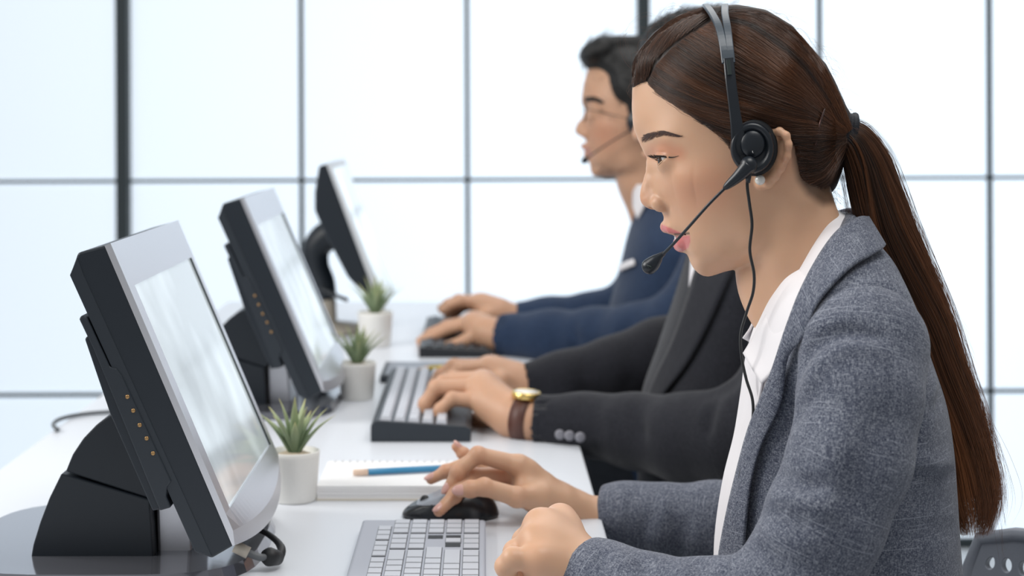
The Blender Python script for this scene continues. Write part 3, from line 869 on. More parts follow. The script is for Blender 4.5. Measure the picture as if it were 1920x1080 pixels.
def strands(name, paths, radius, m, parent=None, tone=None, taper=True):
    """thousands of single hairs as one curves object; paths (k, n, 3)"""
    paths = np.asarray(paths, dtype=np.float32)
    k, n, _ = paths.shape
    hc = bpy.data.hair_curves.new(name)
    hc.add_curves([n] * k)
    hc.points.foreach_set('position', paths.reshape(-1))
    t = np.linspace(0, 1, n)
    prof = (np.minimum(1, (1 - t) * 6 + 0.15) if taper else np.ones(n))
    r = np.asarray(radius, dtype=np.float32); r = np.full(k, r) if r.ndim == 0 else r
    hc.points.foreach_set('radius', (r[:, None] * prof[None]).astype(np.float32).reshape(-1))
    if tone is not None:
        a = hc.attributes.new('tone', 'FLOAT', 'POINT')
        tone = np.asarray(tone, dtype=np.float32)
        if tone.ndim == 1: tone = np.repeat(tone[:, None], n, 1)
        a.data.foreach_set('value', np.clip(tone, 0, 1).reshape(-1))
    hc.materials.append(m)
    o = bpy.data.objects.new(name, hc); COL.objects.link(o)
    if parent is not None:
        o.parent = parent
        if parent.type == 'EMPTY': o.matrix_parent_inverse = Matrix.Translation(parent.location).inverted()
    return o

def poly_sd(px, py, poly):
    """signed distance to a closed polygon, positive inside"""
    poly = np.asarray(poly, float); n = len(poly)
    d = np.full(np.broadcast(px, py).shape, 1e9); ins = np.zeros(d.shape, bool)
    for i in range(n):
        a = poly[i]; b = poly[(i + 1) % n]; e = b - a
        t = np.clip(((px - a[0]) * e[0] + (py - a[1]) * e[1]) / (e @ e + 1e-15), 0, 1)
        d = np.minimum(d, (px - a[0] - t * e[0]) ** 2 + (py - a[1] - t * e[1]) ** 2)
        c = (a[1] > py) != (b[1] > py)
        ins ^= c & (px < (b[0] - a[0]) * (py - a[1]) / (b[1] - a[1] + 1e-15) + a[0])
    return np.where(ins, 1, -1) * np.sqrt(d)

def sheet_field(F, outline, inner, h, cmax, extra=None, lo=None, hi=None, base_cut=None):
    """solid whose side outline and half widths are given: x^2 < g(a, b)"""
    P = [tuple(F.ray(x, y)[:2]) for x, y in outline]
    vals = [0.0] * len(P)
    out = []
    cen = np.mean(P, axis=0)
    for (x, y, w) in inner:
        a, b, _ = F.ray(x, y, -w); P.append((a, b)); vals.append(w * w)
    return P, vals

HEAD = {}
def build_head(key, F, outline, inner, h, sc=1.0, prims=None, chest=None):
    """F: frame in the head's midplane. returns world verts, quads, bvh in local space"""
    P, vals = sheet_field(F, outline, inner, h, 0.09)
    P = np.array(P)
    # steer the outside downwards
    n = len(outline); pol = P[:n]
    add = []; av = []
    for i in range(0, n):
        t = pol[(i + 1) % n] - pol[i - 1]; nn = np.array([t[1], -t[0]]); nn /= np.linalg.norm(nn) + 1e-12
        q = pol[i] + nn * 0.008
        if poly_sd(np.array(q[0]), np.array(q[1]), pol) > 0: q = pol[i] - nn * 0.008
        if poly_sd(np.array(q[0]), np.array(q[1]), pol) < -0.006: add.append(q); av.append(-0.00035)
    g = rbf(np.r_[P, add], np.r_[vals, av], 1e-6)
    lo = np.r_[pol.min(0) - 0.012, -0.10 * sc]; hi = np.r_[pol.max(0) + 0.012, 0.10 * sc]
    S = Field(lo, hi, h)
    A, B = np.meshgrid(S.ax[0], S.ax[1], indexing='ij')
    G = g(A, B)
    sd = poly_sd(A, B, pol)
    G = np.where(sd < -0.004, np.minimum(G, -0.0002), G)
    w = np.sqrt(np.maximum(G, 0))[:, :, None]
    C = S.ax[2][None, None, :]
    f = (C * C - G[:, :, None]) / (np.abs(C) + w + 0.006)
    S.f = f.astype(np.float32)
    return S, g

def head_mesh(F, S, smooth=2):
    V, Q = S.mesh('h', smooth)
    return V, Q
# ------------------------------------------------------------------ the woman: head and neck
WF = Frame(1380, 300, 1.45)
w_out = [(1186, 160), (1185, 185), (1185.5, 218), (1189, 243), (1196, 262), (1203, 277), (1209, 290), (1211.5, 303), (1211, 316), (1208, 330), (1203.5, 345), (1200.5, 358), (1199.5, 368),
         (1202, 379), (1209, 387), (1219, 392), (1230, 394), (1239, 396), (1242.5, 402), (1244.5, 410), (1243.5, 418),
         (1242, 424), (1244, 431), (1252, 437), (1262, 442), (1268, 449), (1267.5, 458), (1271, 467), (1280, 472.5),
         (1288, 477), (1292, 486), (1297, 497), (1304, 507), (1314, 515), (1327, 518.5), (1342, 515), (1360, 508), (1380, 500), (1398, 493),
         (1440, 500), (1500, 480), (1530, 420), (1548, 370), (1556, 320), (1558, 270), (1552, 215), (1538, 160), (1512, 105), (1475, 60), (1430, 33), (1380, 24), (1330, 27), (1280, 42), (1235, 72), (1203, 112)]
w_in = [  # px, py, half width in metres
    (1430, 150, .0745), (1370, 110, .071), (1330, 160, .066), (1480, 130, .071), (1500, 200, .070), (1440, 230, .0745), (1400, 60, .055), (1300, 90, .052),
    (1260, 130, .046), (1225, 170, .034), (1212, 215, .029), (1240, 215, .043), (1280, 215, .056), (1330, 230, .064), (1380, 270, .068),
    (1206, 255, .017), (1225, 258, .0345), (1250, 262, .0475), (1285, 268, .0565), (1330, 290, .063),
    (1218, 292, .0085), (1226, 296, .0165), (1240, 300, .0330), (1262, 300, .0445), (1290, 302, .0545), (1340, 330, .0635), (1390, 330, .067),
    (1217, 322, .0075), (1228, 325, .0150), (1245, 328, .0325), (1265, 330, .0450), (1300, 335, .0565),
    (1212, 350, .0080), (1225, 352, .0125), (1245, 358, .0275), (1270, 360, .0415), (1310, 370, .0540), (1360, 380, .0610),
    (1207, 368, .0078), (1220, 370, .0120), (1238, 372, .0165), (1250, 380, .0225), (1275, 390, .0370), (1310, 405, .0490), (1360, 420, .0565), (1420, 400, .0620),
    (1250, 405, .0110), (1258, 415, .0185), (1275, 420, .0290), (1300, 430, .0400),
    (1250, 428, .0120), (1265, 433, .0190), (1280, 440, .0245), (1292, 450, .0310),
    (1275, 455, .0125), (1285, 463, .0190), (1298, 470, .0270), (1320, 455, .0420),
    (1298, 487, .0145), (1310, 497, .0200), (1330, 490, .0300), (1330, 506, .0180), (1350, 480, .0410), (1380, 460, .0520), (1420, 460, .056),
    (1390, 485, .040), (1450, 300, .0700), (1500, 300, .066), (1480, 380, .058), (1450, 440, .055), (1520, 340, .052), (1530, 260, .058), (1500, 430, .040)]
WH = 0.00092
S, wg = build_head('w', WF, w_out, w_in, WH)
def L(x, y, c=0.0): return WF.ray(x, y, c)
# nose wing, tip and nostril
for sg in (-1, 1):
    c = L(1241, 378, -.0135); c[2] *= -sg
    def lz(x, y, w):
        p = L(x, y, -w); p[2] = sg * w; return p
    S.ell(lz(1242, 381, .0140), (.0094, .0074, .0066), .004)
    S.cap(lz(1226, 383, .007), lz(1236, 388, .010), .0042, .0036, .004)
    S.cap(lz(1222, 391.5, .0075), lz(1235, 393.0, .0090), .0026, .0026, .0015, op='cut')
    # wing crease
    S.crease([lz(1246, 362, .021), lz(1258, 371, .0235), lz(1261, 384, .0225), (lz(1254, 396, .0185))], .0017, .0028)
    # nasolabial softness
    S.crease([lz(1252, 385, .022), lz(1268, 402, .031), lz(1281, 425, .032)], .0006, .006)
    # brow ridge and lid
    S.crease([lz(1212, 262, .022), lz(1232, 255, .040), lz(1262, 258, .052)], -.0012, .0060)
    # cheek apple
    S.crease([lz(1262, 345, .041), lz(1300, 350, .056)], -.0022, .015)
    # lips
    S.cap(lz(1250, 425, .0), lz(1260, 429, .0120), .0046, .0042, .004)
    S.cap(lz(1260, 429, .0120), lz(1280, 435, .0225), .0042, .0018, .003)
    S.cap(lz(1278, 457, .0), lz(1282, 454, .013), .0064, .0058, .004)
    S.cap(lz(1282, 454, .013), lz(1288, 444, .0225), .0056, .0018, .003)
    # corner pit
    S.crease([lz(1286, 436, .029), lz(1290, 446, .029)], .0012, .003)
# mouth opening
for sg in (-1, 1):
    S.cap(L(1262, 440.5, 0), [L(1289, 436.5, -.022)[0], L(1289, 436.5, -.022)[1], sg * .0250], .0026, .0028, .001, op='cut')
S.cap(L(1258, 438.5, 0), L(1290, 441, 0), .0024, .0060, .001, op='cut')
# eyes
EYE = []
ER = .0118
def lid(ang):
    s_ = np.clip((ang + 0.80) / (1.42 + 0.80), 0, 1)
    sn = np.maximum(np.sin(np.pi * s_), 0)
    base = ER * 0.16 * np.clip(ang, -0.8, 1.42)
    return base * 0.8 + ER * (0.20 * sn ** 0.6), base - ER * (0.44 * sn ** 1.1)
for sg in (-1, 1):
    e = L(1249, 298, -.0330); e = np.array([e[0], e[1], sg * .0315])
    e[0] = L(1258.5, 299, -.0315)[0]; e[1] = L(1258, 299.5, -.0315)[1]
    EYE.append(e)
    R = .0118
    # lid hood around the ball
    S.ell(e, (R + .0016, R + .0016, R + .0016), .006)
    def le(dx, dy, dz): return e + np.array([dx, dy, sg * dz])
    # palpebral slit: wedge removed in front of the ball
    sl, (X, Y, Z) = S.sub(e - .020, e + .020)
    x = X - e[0]; y = Y - e[1]; z = (Z - e[2]) * sg
    ang = np.arctan2(z, -x)                 # 0 = straight ahead, + = outwards
    up, dn = lid(ang)
    inside = np.maximum.reduce([y - up, dn - y, (np.abs(ang - 0.30) - 1.12) * R + 0 * y])
    rr = np.sqrt(x * x + y * y + z * z)
    inside = np.maximum(inside, (R - 0.0005) - rr)
    inside = np.maximum(inside, rr - (R + 0.009))
    S.f[sl] = np.maximum(S.f[sl], -inside.astype(np.float32))
    # lid crease
    pts = []
    for a in np.linspace(-0.3, 1.35, 9):
        pts.append(le(-math.cos(a) * (R + .0015) * .86, R * 0.52, math.sin(a) * (R + .0015) * .86))
    S.crease(pts, .0011, .0013)
# ears, mostly behind the cushion of the headset
for sg in (-1, 1):
    def lz(x, y, w):
        p = L(x, y, -w); p[2] = sg * w; return p
    ring = [(1430, 300, .070), (1434, 268, .073), (1448, 250, .079), (1462, 246, .083), (1474, 254, .0855), (1479, 272, .086), (1476, 294, .084), (1466, 314, .080), (1453, 330, .0755), (1440, 342, .072), (1428, 344, .068), (1422, 332, .066)]
    S.chain([lz(*p) for p in ring], [.0026, .0026, .0027, .0028, .0028, .0027, .0026, .0028, .0034, .0044, .0040, .003], .003)
    S.cap(lz(1440, 330, .068), lz(1466, 275, .0765), .0030, .0040, .008)
    S.cap(lz(1448, 300, .070), lz(1450, 268, .073), .005, .006, .006)
    S.chain([lz(1470, 268, .081), lz(1468, 290, .079), lz(1456, 314, .075)], [.0022, .0022, .0022], .004)
# neck
NK = [(L(1450, 430), .056), (L(1478, 500), .0530), (L(1505, 570), .056), (L(1530, 640), .064)]
S2 = Field((-0.12, -0.20, -0.09), (0.12, 0.10, 0.09), WH * 1.0)
V, Q = None, None
def neck_field(S):
    # front outline of the neck: (1400,495) -> (1421,522) -> (1452,562); back: (1560,365) -> (1563,400)
    a = [L(1492, 380), L(1497, 450), L(1512, 520), L(1540, 600), L(1560, 660)]
    r = [.030, .0330, .0350, .037, .040]
    sgs = (-1, 1)
    for sg in sgs:
        b = [p + np.array([0, 0, sg * .018]) for p in a]
        S.chain(b, r, .02)
        # the long neck muscle from behind the ear to the collar bone
        m = [L(1490, 370) + np.array([0, 0, sg * .046]), L(1470, 470) + np.array([0, 0, sg * .040]), L(1455, 560) + np.array([0, 0, sg * .016])]
        S.chain(m, [.012, .012, .010], .016)
    S.chain([L(1428, 470), L(1440, 520), L(1470, 570), L(1500, 620)], [.016, .0165, .019, .02], .03)
# enlarge the head's grid downwards
lo = S.lo.copy(); ext = int(0.085 / WH)
big = np.full((S.f.shape[0], S.f.shape[1] + ext, S.f.shape[2]), 0.05, np.float32)
big[:, ext:, :] = S.f
S.f = big; S.lo[1] -= ext * WH; S.n = np.array(big.shape); S.ax[1] = S.lo[1] + WH * np.arange(S.n[1])
neck_field(S)
V, Q = S.mesh('head', 2)
print('head verts', len(V))
BV_head = bvh_of(V, Q)
def gauss2(V, pts, s):
    out = np.zeros(len(V))
    for p in pts: out = np.maximum(out, np.exp(-((V[:, 0] - p[0]) ** 2 + (V[:, 1] - p[1]) ** 2) / s ** 2))
    return out
def seg2(V, poly):
    d = np.full(len(V), 9.0)
    for i in range(len(poly) - 1):
        a, b = np.array(poly[i][:2]), np.array(poly[i + 1][:2]); e = b - a
        t = np.clip(((V[:, 0] - a[0]) * e[0] + (V[:, 1] - a[1]) * e[1]) / (e @ e), 0, 1)
        d = np.minimum(d, np.hypot(V[:, 0] - a[0] - t * e[0], V[:, 1] - a[1] - t * e[1]))
    return d
def smooth01(x): x = np.clip(x, 0, 1); return x * x * (3 - 2 * x)
lipU = [tuple(L(x, y, -w)[:2]) for x, y, w in ((1240, 420, 0), (1247, 422, .006), (1258, 427, .013), (1280, 437, .024), (1288, 440, .027), (1278, 441, .024), (1262, 438, .015), (1250, 436, .005), (1238, 432, 0))]
lipD = [tuple(L(x, y, -w)[:2]) for x, y, w in ((1262, 441, 0), (1272, 441, .01), (1284, 441, .02), (1294, 440, .0275), (1295, 452, .025), (1291, 464, .018), (1281, 472, .008), (1270, 473, .0), (1260, 462, 0))]
sdl = np.maximum(poly_sd(V[:, 0], V[:, 1], lipU), poly_sd(V[:, 0], V[:, 1], lipD))
lip = smooth01((sdl + .0008) / .0016)
blush = 0.55 * gauss2(V, [L(1300, 360, -.055)[:2], L(1335, 350, -.06)[:2]], .022) + 0.70 * np.clip(1.25 - seg2(V, [L(1226, 284, -.030), L(1245, 279, -.040), L(1272, 287, -.05)]) / .0075, 0, 1) + 0.35 * gauss2(V, [L(1205, 372)[:2]], .008) + 0.3 * gauss2(V, [L(1470, 300, -.085)[:2]], .015)
me = mesh_fast('head', WF.wor(V), Q)
seam = np.clip(1.2 - seg2(V, [L(1266, 438.5, -.012), L(1278, 438, -.018), L(1292, 436, -.024)]) / .0013, 0, 1) * (V[:, 1] > L(1280, 470)[1]) * (np.abs(V[:, 2]) < .035)  # darkness of the mouth opening painted as a brown line between the lips
set_attr(me, 'roots_and_lip_gap', smooth01(seam) * .85)
set_attr(me, 'lip', lip); set_attr(me, 'blush', np.clip(blush, 0, 1))
woman = empty('person', (0.32, 1.45, 0), 'woman in a light grey blazer wearing a headset, brown ponytail, nearest the camera', 'person')
body = link('body', me, M_skinW, woman)
BODY_PARTS = [body]

def hit(F, bvh, px, py, near=True, off=0.0):
    """where the ray through px, py meets a surface given in local coordinates"""
    o = F.loc(F.cam); d = F.ray(px, py, 0.3) - o; d /= np.linalg.norm(d)
    r = bvh.ray_cast(Vector(o), Vector(d))
    if r[0] is None: return None, None
    return np.array(r[0]) + np.array(r[1]) * off, np.array(r[1])

for e in EYE:
    sg = 1 if e[2] > 0 else -1
    c = WF.wor(e); R = .0113
    bm = bmesh.new(); bmesh.ops.create_uvsphere(bm, u_segments=48, v_segments=32, radius=R)
    eb = bm_mesh('eye', bm)
    o = link('eye', eb, M_eyewhite, body)
    d = WF.wor(e + np.array([-1.0, -0.20, -0.30])) - c; d = Vector(d).normalized()
    eb.materials.append(M_iris); eb.materials.append(M_blackcable)
    q = Vector((0, 0, 1)).rotation_difference(d)
    eb.transform(Matrix.Translation(c) @ q.to_matrix().to_4x4())
    for p in eb.polygons:
        k = (Vector(p.center) - Vector(c)).normalized().dot(d)
        if k > math.cos(0.54): p.material_index = 1
        if k > math.cos(0.22): p.material_index = 2
def lid_path(e, which, n=30, r=ER + .0006, a0=-0.78, a1=1.42):
    sg = 1 if e[2] > 0 else -1; out = []
    for a in np.linspace(a0, a1, n):
        h = float(lid(a)[which]) / r; q = math.sqrt(max(0, 1 - h * h))
        out.append(e + r * np.array([-math.cos(a) * q, h, sg * math.sin(a) * q]))
    return np.array(out)
M_liner = mat('dark_lash', (0.012, 0.008, 0.007), 0.6)
M_lidrim = M_skinW
lashes = []
for e in EYE:
    sg = 1 if e[2] > 0 else -1
    up = lid_path(e, 0); dn = lid_path(e, 1, a0=-.25)
    tube('eyelid_rim', WF.wor(up), np.linspace(.0008, .0010, 30), M_liner, body, 8)
    tube('eyelid_rim', WF.wor(dn), .0006, M_skinW, body, 8)
    if sg < 0:
        tail = [hit(WF, BV_head, x, y, off=.0003)[0] for x, y in ((1254, 294.6), (1258, 295), (1263, 294.6), (1268, 293.5), (1273, 292))]
        tail = [q for q in tail if q is not None]
        tube('eyeliner', WF.wor(np.array(tail)), list(np.linspace(.0006, .0001, len(tail))), M_liner, body, 8, 10)
    rnd = random.Random(5)
    for k in range(90):
        t = rnd.random() ** 0.8; i = t * 28; j = int(i); p = up[j] * (1 - i + j) + up[j + 1] * (i - j)
        d = (p - e); d /= np.linalg.norm(d)
        d = d + np.array([-.75, -.60, sg * .10]); d /= np.linalg.norm(d)
        ln = .0075 * (0.55 + 0.45 * math.sin(math.pi * min(1, t + .15))) * rnd.uniform(.75, 1.05)
        q = np.array([rnd.uniform(-.12, .12), 0, rnd.uniform(-.12, .12)])
        lashes.append([WF.wor(p + (d + q) * ln * u + np.array([0, ln * 0.42 * u * u, 0])) for u in np.linspace(0, 1, 6)])
    for k in range(5):
        t = rnd.uniform(.7, .9); i = t * 28; j = int(i); p = dn[j]
        d = (p - e); d /= np.linalg.norm(d); d = d + np.array([-.1, -.7, 0]); ln = .0034
        lashes.append([WF.wor(p + d * ln * u) for u in np.linspace(0, 1, 6)])
strands('eyelashes', lashes, .00011, M_liner, woman)
# eyebrows
brow = []
rnd = random.Random(9)
for k in range(330):
    t = rnd.random(); v = rnd.uniform(-1, 1)
    cx = 1202 + 72 * t; cy = 262.5 - 12.5 * math.sin(min(1, t * 1.55) * math.pi / 2) + 5.5 * max(0, t - .55) / .45
    hw = (6.6 * (1 - t) ** 0.55 + 0.8) * (0.75 if t < .06 else 1)
    x, y = cx + v * 2 * (1 - t), cy + v * hw
    ln = rnd.uniform(8, 13) * (1 - .35 * t)
    slope = -0.75 * (1 - t) * (0.6 + .4 * v) - .18 + 0.45 * max(0, t - .5)
    for sg in (-1, 1):
        path = []
        for u in np.linspace(0, 1, 5):
            p, nn = hit(WF, BV_head, x + ln * u, y + ln * u * slope + v * -1.2 * u * u * 3, off=.0004 + .0003 * u)
            if p is None: break
            q = p.copy(); q[2] *= -sg if q[2] < 0 else sg
            if sg == -1: q = p
            else: q = np.array([p[0], p[1], -p[2]])
            path.append(WF.wor(q))
        if len(path) == 5: brow.append(path)
M_brow = mat('brow_hair', (0.075, 0.042, 0.034), 0.7)
strands('eyebrows', brow, .00011, M_brow, woman)
# teeth
tc_ = bmesh.new()
for k in range(-4, 5):
    a = k * 0.30
    p = L(1301, 434, 0) + np.array([-.0160 * math.cos(a), 0.0005, .0200 * math.sin(a)])
    bmesh.ops.create_uvsphere(tc_, u_segments=12, v_segments=8, radius=1, matrix=Matrix.Translation(WF.wor(p)) @ Matrix.Diagonal((.0030, .0030, .0048, 1)))
link('teeth', bm_mesh('teeth', tc_), M_teeth, body)
tc_ = bmesh.new()
for k in range(-3, 4):
    a = k * 0.30
    p = L(1302, 446, 0) + np.array([-.0145 * math.cos(a), 0.000, .0160 * math.sin(a)])
    bmesh.ops.create_uvsphere(tc_, u_segments=12, v_segments=8, radius=1, matrix=Matrix.Translation(WF.wor(p)) @ Matrix.Diagonal((.0026, .0026, .0040, 1)))
link('teeth', bm_mesh('teeth', tc_), M_teeth, body)
# ------------------------------------------------------------------ the woman's hair
hp = [(1172, 170, 0), (1188, 165, .01), (1200, 158, .018), (1212, 153, .028), (1230, 166, .040), (1254, 186, .050), (1284, 204, .058), (1322, 228, .064), (1355, 254, .067), (1376, 280, .068), (1388, 305, .068), (1398, 328, .068),
      (1412, 310, .070), (1425, 268, .073), (1450, 243, .076), (1476, 250, .073), (1489, 272, .070), (1495, 305, .067), (1503, 335, .064), (1519, 360, .058), (1545, 378, .04), (1580, 372, 0), (1610, 300, 0), (1640, 200, 0), (1570, 10, 0), (1400, -40, 0), (1240, -10, 0), (1150, 80, 0)]
hpoly = [tuple(L(x, y, -w)[:2]) for x, y, w in hp]
n_out = len(w_out)
Hh = 0.0016
lo = np.array([L(1150, 0)[0], L(1380, 420)[1], -0.10]); hi = np.array([L(1630, 0)[0], L(1380, -20)[1], 0.10])
HS = Field(lo, hi, Hh)
# hair roots showing on the skin along the nape
_sd = poly_sd(V[:, 0], V[:, 1], hpoly)
_root = smooth01((_sd + .0075) / .009) * (V[:, 0] > L(1484, 300, -.07)[0]) * (V[:, 1] < L(1480, 262, -.07)[1]) * .8
_old = np.zeros(len(V), np.float32); body.data.attributes['roots_and_lip_gap'].data.foreach_get('value', _old)
body.data.attributes['roots_and_lip_gap'].data.foreach_set('value', np.maximum(_old, _root).astype(np.float32))
A, B = np.meshgrid(HS.ax[0], HS.ax[1], indexing='ij')
G = wg(A, B); wpol = [tuple(L(x, y)[:2]) for x, y in w_out]
G = np.where(poly_sd(A, B, wpol) < -0.004, np.minimum(G, -0.0002), G)
sdp = poly_sd(A, B, hpoly)
tau = np.where(sdp > 0, .0006 + .0066 * smooth01(sdp / .022), np.maximum(-.004, sdp * 1.5))
C = HS.ax[2][None, None, :]
# outside the skull's outline the base must behave like a distance
sdo = poly_sd(A, B, wpol)[:, :, None]
w = np.sqrt(np.maximum(G, 0))[:, :, None]
f1 = (C * C - G[:, :, None]) / (np.abs(C) + w + 0.010)
f = np.where(sdo < 0, np.sqrt(np.maximum(-sdo, 0) ** 2 + 0.35 * C * C), f1)
f = np.where(sdo < 0, np.maximum(f, 0), np.minimum(f1, 0.02))
HS.f = (f - tau[:, :, None]).astype(np.float32)
HS.cap(L(1505, 215), L(1586, 250), .042, .0125, .02)
HS.cap(L(1540, 270), L(1586, 256), .030, .0120, .015)
HS.ell(L(1532, 322), (.016, .018, .040), .012)
Vh, Qh = HS.mesh('hair', 4)
BV_hair = bvh_of(Vh, Qh)
hair = link('hair', mesh_fast('hair', WF.wor(Vh), Qh), M_hairWbase, woman)

def on_hair(a, b, side=-1):
    r = BV_hair.ray_cast(Vector((a, b, side * .2)), Vector((0, 0, -side)))
    if r[0] is None: return None
    return np.array(r[0]), np.array(r[1])

gd = [[(1371, 268), (1392, 284), (1425, 276), (1470, 266), (1510, 264), (1550, 262), (1588, 257)],
      [(1335, 236), (1368, 256), (1405, 262), (1460, 257), (1510, 257), (1550, 258), (1588, 256)],
      [(1290, 208), (1335, 228), (1385, 244), (1440, 248), (1500, 252), (1550, 256), (1588, 255)],
      [(1245, 178), (1290, 202), (1345, 220), (1410, 234), (1480, 244), (1545, 251), (1588, 254)],
      [(1212, 152), (1255, 176), (1315, 198), (1390, 219), (1470, 235), (1540, 247), (1588, 252)],
      [(1228, 122), (1275, 150), (1335, 180), (1405, 203), (1480, 223), (1545, 243), (1589, 251)],
      [(1256, 93), (1302, 125), (1362, 158), (1430, 185), (1500, 211), (1555, 237), (1589, 250)],
      [(1290, 67), (1340, 100), (1400, 135), (1460, 165), (1520, 200), (1562, 232), (1590, 249)],
      [(1328, 46), (1380, 72), (1440, 112), (1492, 155), (1538, 200), (1570, 231), (1590, 248)],
      [(1340, 34), (1405, 48), (1462, 85), (1510, 130), (1550, 185), (1576, 227), (1591, 247)],
      [(1350, 26), (1420, 24), (1478, 52), (1525, 102), (1560, 165), (1582, 222), (1592, 245)]]
GD = np.array([catmull(np.array([L(x, y, -.06 if i < 9 else -.02)[:2] for x, y in g]), 40) for i, g in enumerate(gd)])
nape = [[(1487, 262), (1530, 266), (1560, 264), (1588, 257)], [(1492, 290), (1532, 292), (1562, 278), (1587, 261)], [(1498, 325), (1535, 320), (1560, 298), (1584, 266)], [(1522, 364), (1552, 342), (1566, 312), (1582, 272)]]
GN = np.array([catmull(np.array([L(x, y, -.04)[:2] for x, y in g]), 40) for g in nape])
def lerpG(G, v):
    i = min(int(v), len(G) - 2); t = v - i
    return G[i] * (1 - t) + G[i + 1] * t
rng = np.random.default_rng(3)
def clump_noise(k, n):   # smooth 1D noise
    x = rng.normal(size=k); return np.interp(np.linspace(0, k - 1, n), np.arange(k), x)
vtone = clump_noise(90, 4000); vtone2 = clump_noise(26, 4000); voff = clump_noise(70, 4000)
paths, tones, rad = [], [], []
NS = 24
def add_strands(G, count, side, vmax, tip_tone, jit=.0012, seedtone=0):
    for _ in range(count):
        v = rng.uniform(0, vmax); iv = int(v / vmax * 3999)
        g = lerpG(G, v)
        s0 = 0 if rng.random() < .42 else rng.uniform(0, .75); s1 = min(1, s0 + rng.uniform(.35, 1.0))
        t = np.linspace(s0, s1, NS) * 39
        P = np.stack([np.interp(t, np.arange(40), g[:, j]) for j in (0, 1)], 1)
        # waves across the flow
        D = np.gradient(P, axis=0); N = np.stack([-D[:, 1], D[:, 0]], 1); N /= np.linalg.norm(N, axis=1)[:, None] + 1e-9
        ph = rng.uniform(0, 6.28)
        P = P + N * (rng.normal() * jit + jit * .8 * np.sin(np.linspace(0, rng.uniform(2, 5), NS) + ph))[:, None]
        hgt = .0003 + abs(rng.normal()) * .0009 + .0006 * (voff[iv] * .5 + .5)
        pts = []
        for q in range(NS):
            r = on_hair(P[q, 0], P[q, 1], side)
            if r is None: break
            pts.append(r[0] + r[1] * (hgt * (1 if q > 2 else .3 + .3 * q)))
        if len(pts) < 6: continue
        pts = np.array(pts)
        if len(pts) < NS:
            u = np.linspace(0, len(pts) - 1, NS); pts = np.stack([np.interp(u, np.arange(len(pts)), pts[:, j]) for j in range(3)], 1)
        if np.abs(np.diff(pts, axis=0)).max() > .03: continue
        paths.append(WF.wor(pts))
        sfrac = np.linspace(s0, s1, NS)
        tn = .14 + .08 * vtone[iv] + .08 * vtone2[iv] + rng.normal() * .08 + tip_tone * (v / vmax) * sfrac ** 1.0
        tones.append(np.clip(tn, 0.0, 1)); rad.append(rng.uniform(.00006, .00011))
add_strands(GD, 14000, -1, 10, .30)
add_strands(GD, 2600, 1, 10, .25)
add_strands(GN, 2600, -1, 3, .05)
add_strands(GN, 400, 1, 3, .0)
# hair swept from the parting to the other side
gp = [[(1212, 152), (1196, 150), (1187, 158)], [(1222, 132), (1206, 118), (1194, 118)], [(1242, 105), (1232, 88), (1216, 86)], [(1270, 80), (1262, 62), (1245, 58)], [(1300, 60), (1300, 42), (1288, 36)], [(1330, 44), (1340, 28), (1335, 20)]]
c0 = np.array([L(x, y, -.035)[:2] for x, y in ((1212, 152), (1235, 112), (1268, 82), (1300, 60), (1335, 42))])
c1 = np.array([L(x, y, -.0)[:2] for x, y in ((1184, 165), (1190, 118), (1225, 70), (1268, 36), (1325, 14))])
C0, C1 = catmull(c0, 60), catmull(c1, 60)
for _ in range(2600):
    u0 = rng.uniform(0, .8); w0 = rng.uniform(0, 1)
    ln = rng.uniform(.25, .5); hj = rng.random()
    pts = []
    for q in range(NS):
        s = q / (NS - 1); u = min(1, u0 + ln * s); w = min(1, w0 * .9 + .5 * s * (1 - w0 * .6)); w = w * .985
        i = u * 59; a = [np.interp(i, np.arange(60), C0[:, j]) * (1 - w) + np.interp(i, np.arange(60), C1[:, j]) * w for j in (0, 1)]
        r = on_hair(a[0], a[1] - .0004)
        if r is None: break
        pts.append(r[0] + r[1] * (.0008 + .0012 * hj))
    if len(pts) < 6: continue
    pts = np.array(pts); u = np.linspace(0, len(pts) - 1, NS)
    pts = np.stack([np.interp(u, np.arange(len(pts)), pts[:, j]) for j in range(3)], 1)
    if np.abs(np.diff(pts, axis=0)).max() > .03: continue
    paths.append(WF.wor(pts)); tones.append(np.full(NS, max(0, .12 + rng.normal() * .10))); rad.append(rng.uniform(.00006, .00011))
print('strands', len(paths))
# the ponytail
pc = [(1588, 250, .0125, 0), (1604, 264, .0150, 0), (1624, 302, .0185, 0), (1642, 362, .0210, 0), (1663, 432, .0225, -.002), (1697, 512, .0220, -.004), (1738, 605, .0205, -.006), (1768, 700, .0200, -.006), (1797, 790, .0200, -.004), (1814, 870, .0195, -.002), (1822, 940, .0175, 0), (1826, 1003, .009, 0)]
PT = catmull(np.array([list(L(x, y, c)) + [r] for x, y, r, c in pc]), 60)
core = PT.copy(); core = core[:54]
nP = len(core)
Vt, Ft = tube_geo(core[:, :3], core[:, 3] * .86 * np.interp(np.arange(nP), [0, nP * .75, nP - 1], [1, .95, .55]), 20, flat=1.15, up=(0, 0, 1))
mt = bpy.data.meshes.new('ponytail_core'); mt.from_pydata(WF.wor(Vt).tolist(), [], Ft); mt.update()
pony = link('ponytail', mt, M_hairWbase, hair)
pp, pt_, pr_ = [], [], []
T = np.gradient(PT[:, :3], axis=0); T /= np.linalg.norm(T, axis=1)[:, None]
Nn = np.cross(T, [0, 0, 1.0]); Nn /= np.linalg.norm(Nn, axis=1)[:, None]; Bn = np.cross(T, Nn)
NP = 34
ptone = clump_noise(40, 1000)
